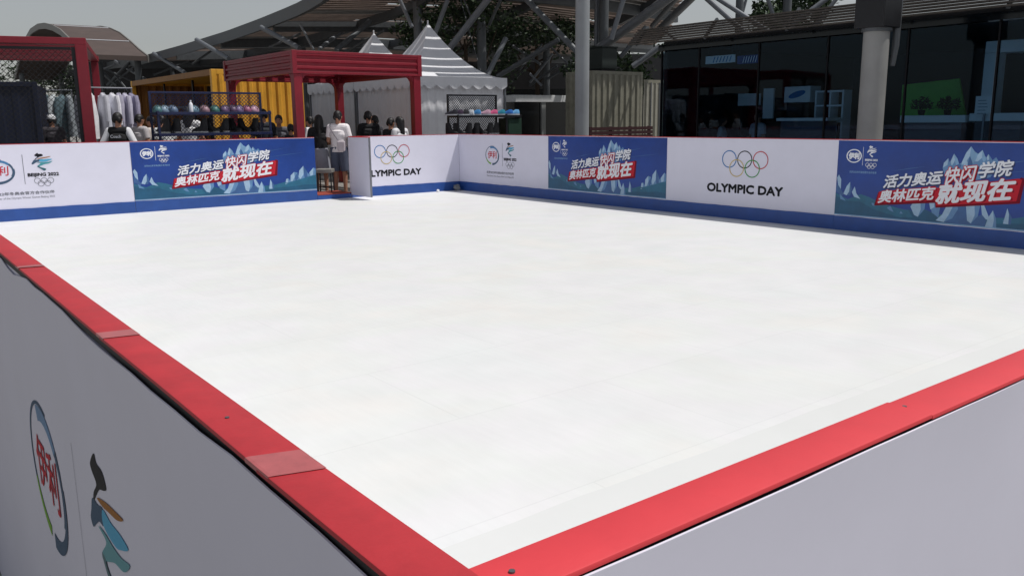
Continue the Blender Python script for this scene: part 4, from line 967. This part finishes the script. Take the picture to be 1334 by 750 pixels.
def person(label, px, D, h, yaw, top, top_n, bot, bot_n, hair='short', arms='down', arms2=None, long_sleeve=False, bottom='trousers', head_turn=0., voxel=.011, sleeve=None, hatcol=None, chest=None, stoop=0., shoe_c=(60,60,64), gr='people beyond the boards', z=-.02):
    x, y = gnd(px, D); k = h/1.68
    t = thing('person', label, 'person', (x, y, z), yaw, gr); t.scale = (k, k, k)
    tm = mat('top_'+top_n, top, .8, var=.08, scale=9); bm = mat('bottom_'+bot_n, bot, .8, var=.1, scale=9)
    sm_ = mat('sleeve_'+(top_n+'_s'), sleeve, .8) if sleeve else tm
    S = lambda z: stoop*max(0, z-1.)   # forward lean above the waist
    def V(x, y, z): return (x, y+S(z), z)
    g = G()
    # legs, pelvis, torso, neck, head as one body
    for s in (-1, 1):
        g.capsule((s*.09,0,.90),(s*.095,.01,.50),.082,.056,skin); g.capsule((s*.095,.01,.50),(s*.1,-.01,.10),.054,.036,skin)
        g.capsule((s*.1,-.03,.05),(s*.11,.14,.035),.04,.032,skin)
    g.ell((0,0,.95),.155,.11,.13,skin); 
    for sx in (-1, 1): g.capsule(V(sx*.045,0,1.0),V(sx*.06,0,1.26),.092,.098,skin)
    g.capsule(V(-.125,0,1.365),V(.125,0,1.365),.066,.066,skin)
    g.capsule(V(0,-.005,1.36),V(0,.012,1.52),.056,.05,skin)
    hc = Vector(V(0,.02,1.572)); Mh = Matrix.Translation(hc) @ Matrix.Rotation(head_turn, 4, 'Z')
    g.ell((0,0,.01),.075,.092,.10,skin,16,10,Mh); g.ell((0,.022,-.045),.056,.066,.062,skin,14,8,Mh)
    g.ell((0,.098,-.012),.013,.018,.024,skin,8,6,Mh)
    for s in (-1, 1): g.ell((s*.077,-.005,-.005),.010,.018,.028,skin,8,6,Mh)
    g.ell((0,.082,-.055),.022,.01,.007,skin,8,5,Mh)
    hands = G()
    for s, am in ((-1, arms), (1, arms2 or arms)):
        (ex, ey, ez), (wx, wy, wz) = ARMS[am]
        sh = Vector(V(s*.175,0,1.365)); el = Vector(V(s*ex,ey,ez)); wr = Vector(V(s*wx,wy,wz))
        g.capsule(sh,el,.052,.04,skin); g.capsule(el,wr,.04,.028,skin)
        d = (wr-el).normalized(); pm = wr+d*.085
        side = d.cross(Vector((0,0,1)) if abs(d.z) < .8 else Vector((0,1,0))).normalized(); nrm = side.cross(d)
        for o_ in (-.022, 0, .022): g.capsule(wr+side*o_*.6, pm+side*o_, .017, .016, skin, 8)
        for i, (o_, L) in enumerate(((-.033,.055),(-.011,.07),(.011,.075),(.033,.066))):
            a = pm+side*o_-d*.012; b = a+d*L*.55+nrm*.006; c = b+d*L*.38+nrm*.024
            hands.capsule(a,b,.0088,.0082,skin,8); hands.capsule(b,c,.0082,.007,skin,8)
        a = wr+d*.03+side*.03; b = a+side*.03+d*.03; c = b+d*.028+nrm*.012
        hands.capsule(a,b,.011,.0095,skin,8); hands.capsule(b,c,.0095,.008,skin,8)
    v, f = remesh(g, voxel, 'body'); b = G(); b.add(v, f, skin); b.add(hands.v, hands.f, skin); body = b.build('body', t, smooth=True)
    for s in (-1, 1):
        q = G(); q.ell((s*.03,.083,.012),.011,.007,.007,eye_m,8,5,Mh); q.build('eye', t, smooth=True)
    # top
    g = G(); rr = .016
    g.capsule(V(-.05,0,1.22),V(.05,0,1.22),.118+rr,.118+rr,tm); g.capsule(V(-.125,0,1.363),V(.125,0,1.363),.066+rr,.066+rr,tm)
    cone(g, V(0,0,.88), V(0,0,1.02), .172, .158, tm, 20, .76); cone(g, V(0,0,1.0), V(0,0,1.3), .158, .160, tm, 20, .84)
    vs, fs = remesh(g, voxel, 'top'); q = G(); q.add(vs, fs, tm); q.build('shirt' if not long_sleeve else 'jacket', t, smooth=True)
    for s, am in ((-1, arms), (1, arms2 or arms)):
        (ex, ey, ez), (wx, wy, wz) = ARMS[am]
        sh = Vector(V(s*.165,0,1.365)); el = Vector(V(s*ex,ey,ez)); wr = Vector(V(s*wx,wy,wz)); q = G()
        if long_sleeve:
            q.capsule(sh,el,.070,.056,sm_); q.capsule(el,el.lerp(wr,.92),.056,.044,sm_)
        else:
            q.capsule(sh,sh.lerp(el,.2),.072,.072,sm_); cone(q, sh.lerp(el,.1), sh.lerp(el,.72), .072, .066, sm_)
        vs, fs = remesh(q, voxel, 'sleeve'); q = G(); q.add(vs, fs, sm_); q.build('sleeve', t, smooth=True)
    # bottoms
    g = G(); g.ell((0,0,.95),.170,.128,.13,bm)
    if bottom == 'skirt': cone(g,(0,0,1.0),(0,0,.50),.165,.215,bm,20,.85)
    else:
        zl = .47 if bottom == 'shorts' else .09
        for s in (-1, 1):
            cone(g,(s*.085,0,.96),(s*.097,.008,.5),.102,.088 if bottom == 'shorts' else .074,bm)
            if bottom != 'shorts': cone(g,(s*.097,.008,.51),(s*.1,-.005,zl),.075,.058,bm)
    vs, fs = remesh(g, voxel, 'bottom'); q = G(); q.add(vs, fs, bm); q.build(bottom, t, smooth=True)
    for s in (-1, 1):
        q = G(); q.capsule((s*.1,-.035,.05),(s*.112,.15,.04),.05,.042,mat('shoe_leather',shoe_c,.6)); q.box(s*.105-.046,s*.105+.046,-.085,.19,0,.02,p_white); q.build('shoe', t, smooth=True)
    # hair / hat
    g = G()
    if hair in ('short','cap'):
        g.ell((0,-.012,.03),.085,.098,.098,hair_m,18,10,Mh,.30,1.); 
        for s in (-1,1): g.ell((s*.045,-.055,-.01),.042,.05,.06,hair_m,10,8,Mh)
    elif hair == 'long':
        g.ell((0,-.012,.026),.09,.10,.102,hair_m,18,10,Mh,.28,1.)
        g.capsule(tuple(Mh@Vector((0,-.065,.02))),tuple(Mh@Vector((0,-.105,-.26))),.078,.055,hair_m,12)
        for s in (-1,1): g.capsule(tuple(Mh@Vector((s*.06,-.03,.0))),tuple(Mh@Vector((s*.075,-.07,-.2))),.038,.03,hair_m)
    elif hair == 'bun':
        g.ell((0,-.012,.026),.087,.098,.10,hair_m,18,10,Mh,.3,1.); g.ell((0,-.10,.07),.04,.04,.04,hair_m,10,8,Mh)
    vs, fs = remesh(g, .009, 'hair', 2); q = G(); q.add(vs, fs, hair_m); q.build('hair', t, smooth=True)
    if hatcol:
        hm = mat('hat_%d_%d'%(hatcol[0],hatcol[2]), hatcol, .7, var=.2, scale=40); q = G(); q.ell((0,-.005,.045),.096,.11,.098,hm,20,8,Mh,.42,1.)
        if hair == 'cap': q.ell((0,.12,.055),.07,.075,.012,hm,14,4,Mh)
        q.build('hat', t, smooth=True)
    if chest:
        v2, f2 = text2d(chest, .02, 0.); q = G(); x1 = max(p[0] for p in v2)
        q.add([(-(p[0]/x1-.5)*.19*-1, -.158+S(1.25), 1.245+(p[1])*.075) for p in v2], f2, p_white); q.build('lettering', t)
    return t
AWAY = YAW-PI/2      # back to the camera
hp_ = lambda px, ytop, D: CAM.z+(hor(px)-ytop)/F*D*.98+.02
person('man in a white t-shirt and slate shorts standing at the gateway, back turned', 440, 17.55, hp_(440,146,17.55), AWAY-.15, (242,236,238), 'white_tee', (84,92,112), 'slate', 'short', 'front', 'down', bottom='shorts', voxel=.008, shoe_c=(120,110,104))
person('long-haired woman in a black top and pale skirt beside the man at the gateway', 415, 17.75, hp_(415,151.5,17.75), AWAY+.2, (24,24,28), 'black_tee', (150,152,164), 'pale_stripe', 'long', 'front', bottom='skirt', voxel=.008)
person('person in white with short dark hair half hidden behind the long-haired woman', 403.5, 19.2, hp_(404,153,19.2), AWAY+1.2, (222,222,226), 'white_top', (60,62,70), 'charcoal', 'short', 'front', bottom='trousers')
person('tall man in a black t-shirt under the red awning, tallest of the huddle', 480, 18.9, hp_(483,146.5,18.9), AWAY+.3, (22,22,26), 'black_shirt', (50,52,60), 'dark', 'short', 'front', head_turn=-.5)
person('dark-haired person bent over beside the tall black-shirted man in the huddle', 495.5, 19.5, hp_(495,152,19.5), AWAY+1.3, (40,40,48), 'dark_grey', (50,52,60), 'dark', 'short', 'phone', stoop=.25)
person('dark-haired person in black left of the white-topped woman in the huddle', 508.5, 18.5, hp_(509,155,18.5), AWAY-.6, (26,26,32), 'black_two', (50,52,60), 'dark', 'short', 'phone')
person('woman with long black hair and a white top next to the right awning post', 520.5, 18.4, hp_(521,153.5,18.4), AWAY+.9, (224,224,228), 'white_two', (60,62,80), 'denim', 'long', 'front')
person('person in a black top with white sleeves and Coach lettered on the back', 153, 15.7, 1.70, AWAY+.05, (18,18,20), 'coach', (40,40,46), 'black', 'short', 'hip', long_sleeve=True, sleeve=(222,222,226), chest='Coach')
person('person with a white patterned hat and dark top behind the wire mesh', 67, 18.6, hp_(67,151,18.6), AWAY+.8, (46,42,50), 'dark_mesh', (60,60,66), 'grey', 'short', 'front', hatcol=(226,228,232))
person('person in a light grey shirt by the left end of the yellow container', 181, 18.6, hp_(181,150.5,18.6), AWAY-.5, (186,182,184), 'light_grey', (60,60,70), 'dark', 'short', 'down')
person('person in a cream shirt left of the helmet rack upright', 197, 19.1, hp_(197,153,19.1), AWAY+1.5, (200,192,186), 'cream', (60,60,70), 'dark', 'short', 'front')
person('person in a white t-shirt with long black hair behind the helmet rack', 246, 17.9, hp_(246,141,17.9), AWAY, (230,230,232), 'white_three', (60,60,70), 'dark', 'long', 'front')
person('person in a grey-white shirt bending behind the left part of the helmet rack', 216, 18.3, hp_(216,152,18.3), AWAY+.9, (196,198,200), 'grey_white', (60,60,70), 'dark', 'short', 'front', stoop=.3)
person('person in dark clothes at the right end of the helmet rack', 343, 17.9, hp_(343,144,17.9), AWAY+.6, (28,34,44), 'night', (40,40,50), 'black', 'short', 'down')
person('person in a grey shirt facing the camera before the yellow container wall', 363, 18.6, hp_(363,151.5,18.6), AWAY+PI+.2, (92,92,100), 'mid_grey', (40,40,50), 'black', 'short', 'front')
person('dark-haired child low beside the front awning post', 378, 18.0, hp_(378,163,18.0), AWAY+.4, (36,30,36), 'plum_dark', (40,40,50), 'black', 'short', 'down')
GI = 'figures in the glass hall standing in for reflections'  # figures added in place of people mirrored in the glass
person('person in a white shirt placed in the hall as a reflected figure, below the white and blue banner', 916, 21.2, 1.66, AWAY+1, (214,216,220), 'white_hall', (60,60,70), 'dark', 'short', 'front', gr=GI, z=-.001)
person('person in pale clothes placed in the hall as a reflected figure, in the middle of three', 941, 20.3, 1.50, AWAY-2, (190,192,198), 'pale_hall', (60,60,70), 'dark', 'long', 'down', gr=GI, z=-.001)
person('person in a grey shirt placed in the hall as a reflected figure, beside the pale wide panel', 988, 19.2, 1.60, AWAY+2, (160,164,172), 'grey_hall', (60,60,70), 'dark', 'bun', 'front', gr=GI, z=-.001)
# the man's crossbody bag
px_, py_ = gnd(440, 17.55); kk = hp_(440,146,17.55)/1.68
t = thing('crossbody_bag', 'small pale bag on a grey strap worn by the man in the white t-shirt', 'bag', (px_, py_, -.02), AWAY-.15); t.scale = (kk,kk,kk)
g = G(); g.box(.03,.19,-.205,-.155,.90,1.10,mat('bag_cloth',(206,196,202),.8)); g.build('pouch', t, bevel=.02)
g = G(); g.tube([(-.15,-.03,1.435),(-.13,-.11,1.36),(-.05,-.158,1.24),(.05,-.162,1.10)], .008, mat('bag_strap',(120,116,124),.7), 6); g.build('strap', t)
# stool in the gateway
p = gnd(420, 17.2)
t = thing('stool', 'small grey stool on thin dark legs just behind the gateway', 'stool', (p[0], p[1], -.02), YAW-PI/2)
g = G(); g.box(-.165,.165,-.15,.15,.50,.58,mat('stool_grey',(132,130,126),.7)); g.build('seat', t, bevel=.012)
for sx in (-.13,.13):
    for sy in (-.115,.115): g = G(); g.tube([(sx*1.1,sy*1.1,0),(sx,sy,.499)], .014, blk_steel, 8); g.build('leg', t)
g = G(); g.box(-.13,.13,-.012,.012,.20,.225,blk_steel); g.build('crossbar', t)

# ------------------------------------------------------------------ trees and the far hall
leaf_m = [mat('leaf_dark',(38,56,36),.6,var=.25,scale=2), mat('leaf_mid',(58,80,46),.6,var=.25,scale=2)]
bark = mat('bark',(74,62,52),.9,bump=.4,scale=12)
def tree(label, px, D, ztop, rad, seed, zlow=1.6, n=3600, grp='trees behind the canopy'):
    rnd = random.Random(seed); x, y = gnd(px, D)
    t = thing('tree', label, 'tree', (x, y, -.02), 0, grp)
    g = G(); zc = (ztop+zlow)/2
    g.tube([(0,0,0),(.05,.03,zlow*.6),(-.03,.05,zc)], [.13,.1,.06], bark, 10)
    limbs = []
    for i in range(9):
        a = i*2.4+rnd.random(); z0 = zlow*.7+(zc-zlow*.7)*rnd.random(); e = Vector((math.cos(a)*rad*rnd.uniform(.4,.8), math.sin(a)*rad*rnd.uniform(.4,.8), zlow+(ztop-zlow)*rnd.uniform(.3,.85)))
        g.tube([(0,0,z0), e*.5+Vector((0,0,z0*.4)), e], [.05,.03,.012], bark, 6); limbs.append(e)
    g.build('trunk', t, smooth=True)
    cl = [e+Vector((rnd.gauss(0,.25*rad),rnd.gauss(0,.25*rad),rnd.gauss(0,.12*(ztop-zlow)))) for e in limbs for _ in range(5)]
    g = G()
    for c in cl:
        r_ = rad*rnd.uniform(.16,.34)
        for _ in range(n//len(cl)):
            d = Vector((rnd.gauss(0,1),rnd.gauss(0,1),rnd.gauss(0,.8))).normalized()*r_*rnd.random()**.4; p = c+d
            if p.z > ztop: p.z = ztop-rnd.random()*.4
            s = rnd.uniform(.06,.13)*max(1,rad/2.5); u = Vector((rnd.gauss(0,1),rnd.gauss(0,1),rnd.gauss(0,.6))).normalized(); w = u.cross(Vector((rnd.gauss(0,1),rnd.gauss(0,1),rnd.gauss(0,1)))).normalized()
            g.add([p-u*s, p+w*s*.5, p+u*s, p-w*s*.5], [(0,1,2,3)], leaf_m[rnd.random() < .4])
    g.build('crown', t)
tree('dark leafy tree hanging under the canopy between the tent spire and the steel column', 700, 36, 6.5, 2.6, 1, 3.9)
tree('dark leafy tree right of the large tent spire, behind a slanting brace', 610, 31, 6.0, 2.2, 2, 2.6)
tree('dark tree top rising above the fascia of the glass hall', 1022, 30, 5.9, 1.3, 3, 3.0)
tree('dark tree behind the beige container, just left of the big sloping tube', 800, 30, 3.9, 1.4, 4, 1.6)
tree('dark tree behind the mesh of the red frame, far left', 82, 62, 6.2, 3.2, 5, 2.)
tree('dark tree between the barrel roof and the yellow container', 150, 60, 5.0, 3., 6, 1.4)
tree('far dark tree behind the blue slogan rack area, beneath the canopy', 225, 66, 5.0, 3.6, 8, 1.4)
tree('far dark tree hidden low behind the red awning roof', 430, 60, 5.2, 4., 9, 1.4)
p = gnd(520, 50)
t = thing('far_hall', 'long dark hall with a window band in the distance under the canopy', 'building', (p[0], p[1], -.02), YAW-PI/2)
dh = mat('far_hall_wall',(58,58,60),.8)
g = G(); g.box(-18,16,0,6,0,1.2,dh); g.box(-18,16,0,6,3.2,5.1,dh); g.build('wall', t)
for i in range(3, 20):
    g = G(); g.box(-24+i*2.0+.15,-24+i*2.0+1.98,.12,5.9,1.201,3.199,mat('dark_window',(16,20,24),.2)); g.build('window', t)
    g = G(); g.box(-24+i*2.0-.02,-24+i*2.0+.14,.0,.3,1.201,3.199,dh); g.build('pier', t)

# ------------------------------------------------------------------ sky, sun
sd = Vector((.37, -.30, 1)).normalized()
sl = bpy.data.lights.new('sun', 'SUN'); sl.energy = 3.1; sl.angle = R(.5); sl.color = (1, .965, .92)
so = bpy.data.objects.new('sun', sl); C.objects.link(so); so.rotation_euler = sd.to_track_quat('Z', 'Y').to_euler(); so.location = (0,0,30)
w = bpy.data.worlds.new('World'); sc.world = w; w.use_nodes = True; N = w.node_tree.nodes; L = w.node_tree.links
sk_ = N.new('ShaderNodeTexSky'); sk_.sky_type = 'NISHITA'; sk_.sun_disc = False
sk_.sun_elevation = math.asin(sd.z); sk_.sun_rotation = math.atan2(sd.x, sd.y)
sk_.air_density = 1.1; sk_.dust_density = 1.; sk_.ozone_density = 1.; sk_.altitude = 50
hs = N.new('ShaderNodeHueSaturation'); hs.inputs['Saturation'].default_value = .30
L.new(sk_.outputs[0], hs.inputs['Color']); L.new(hs.outputs[0], N['Background'].inputs[0]); N['Background'].inputs[1].default_value = .073
sc.view_settings.view_transform = 'Standard'; sc.view_settings.look = 'None'; sc.view_settings.gamma = 1; sc.view_settings.exposure = .07
sc.render.engine = 'CYCLES'; sc.cycles.use_denoising = True
sc.cycles.max_bounces = 8; sc.cycles.transparent_max_bounces = 12
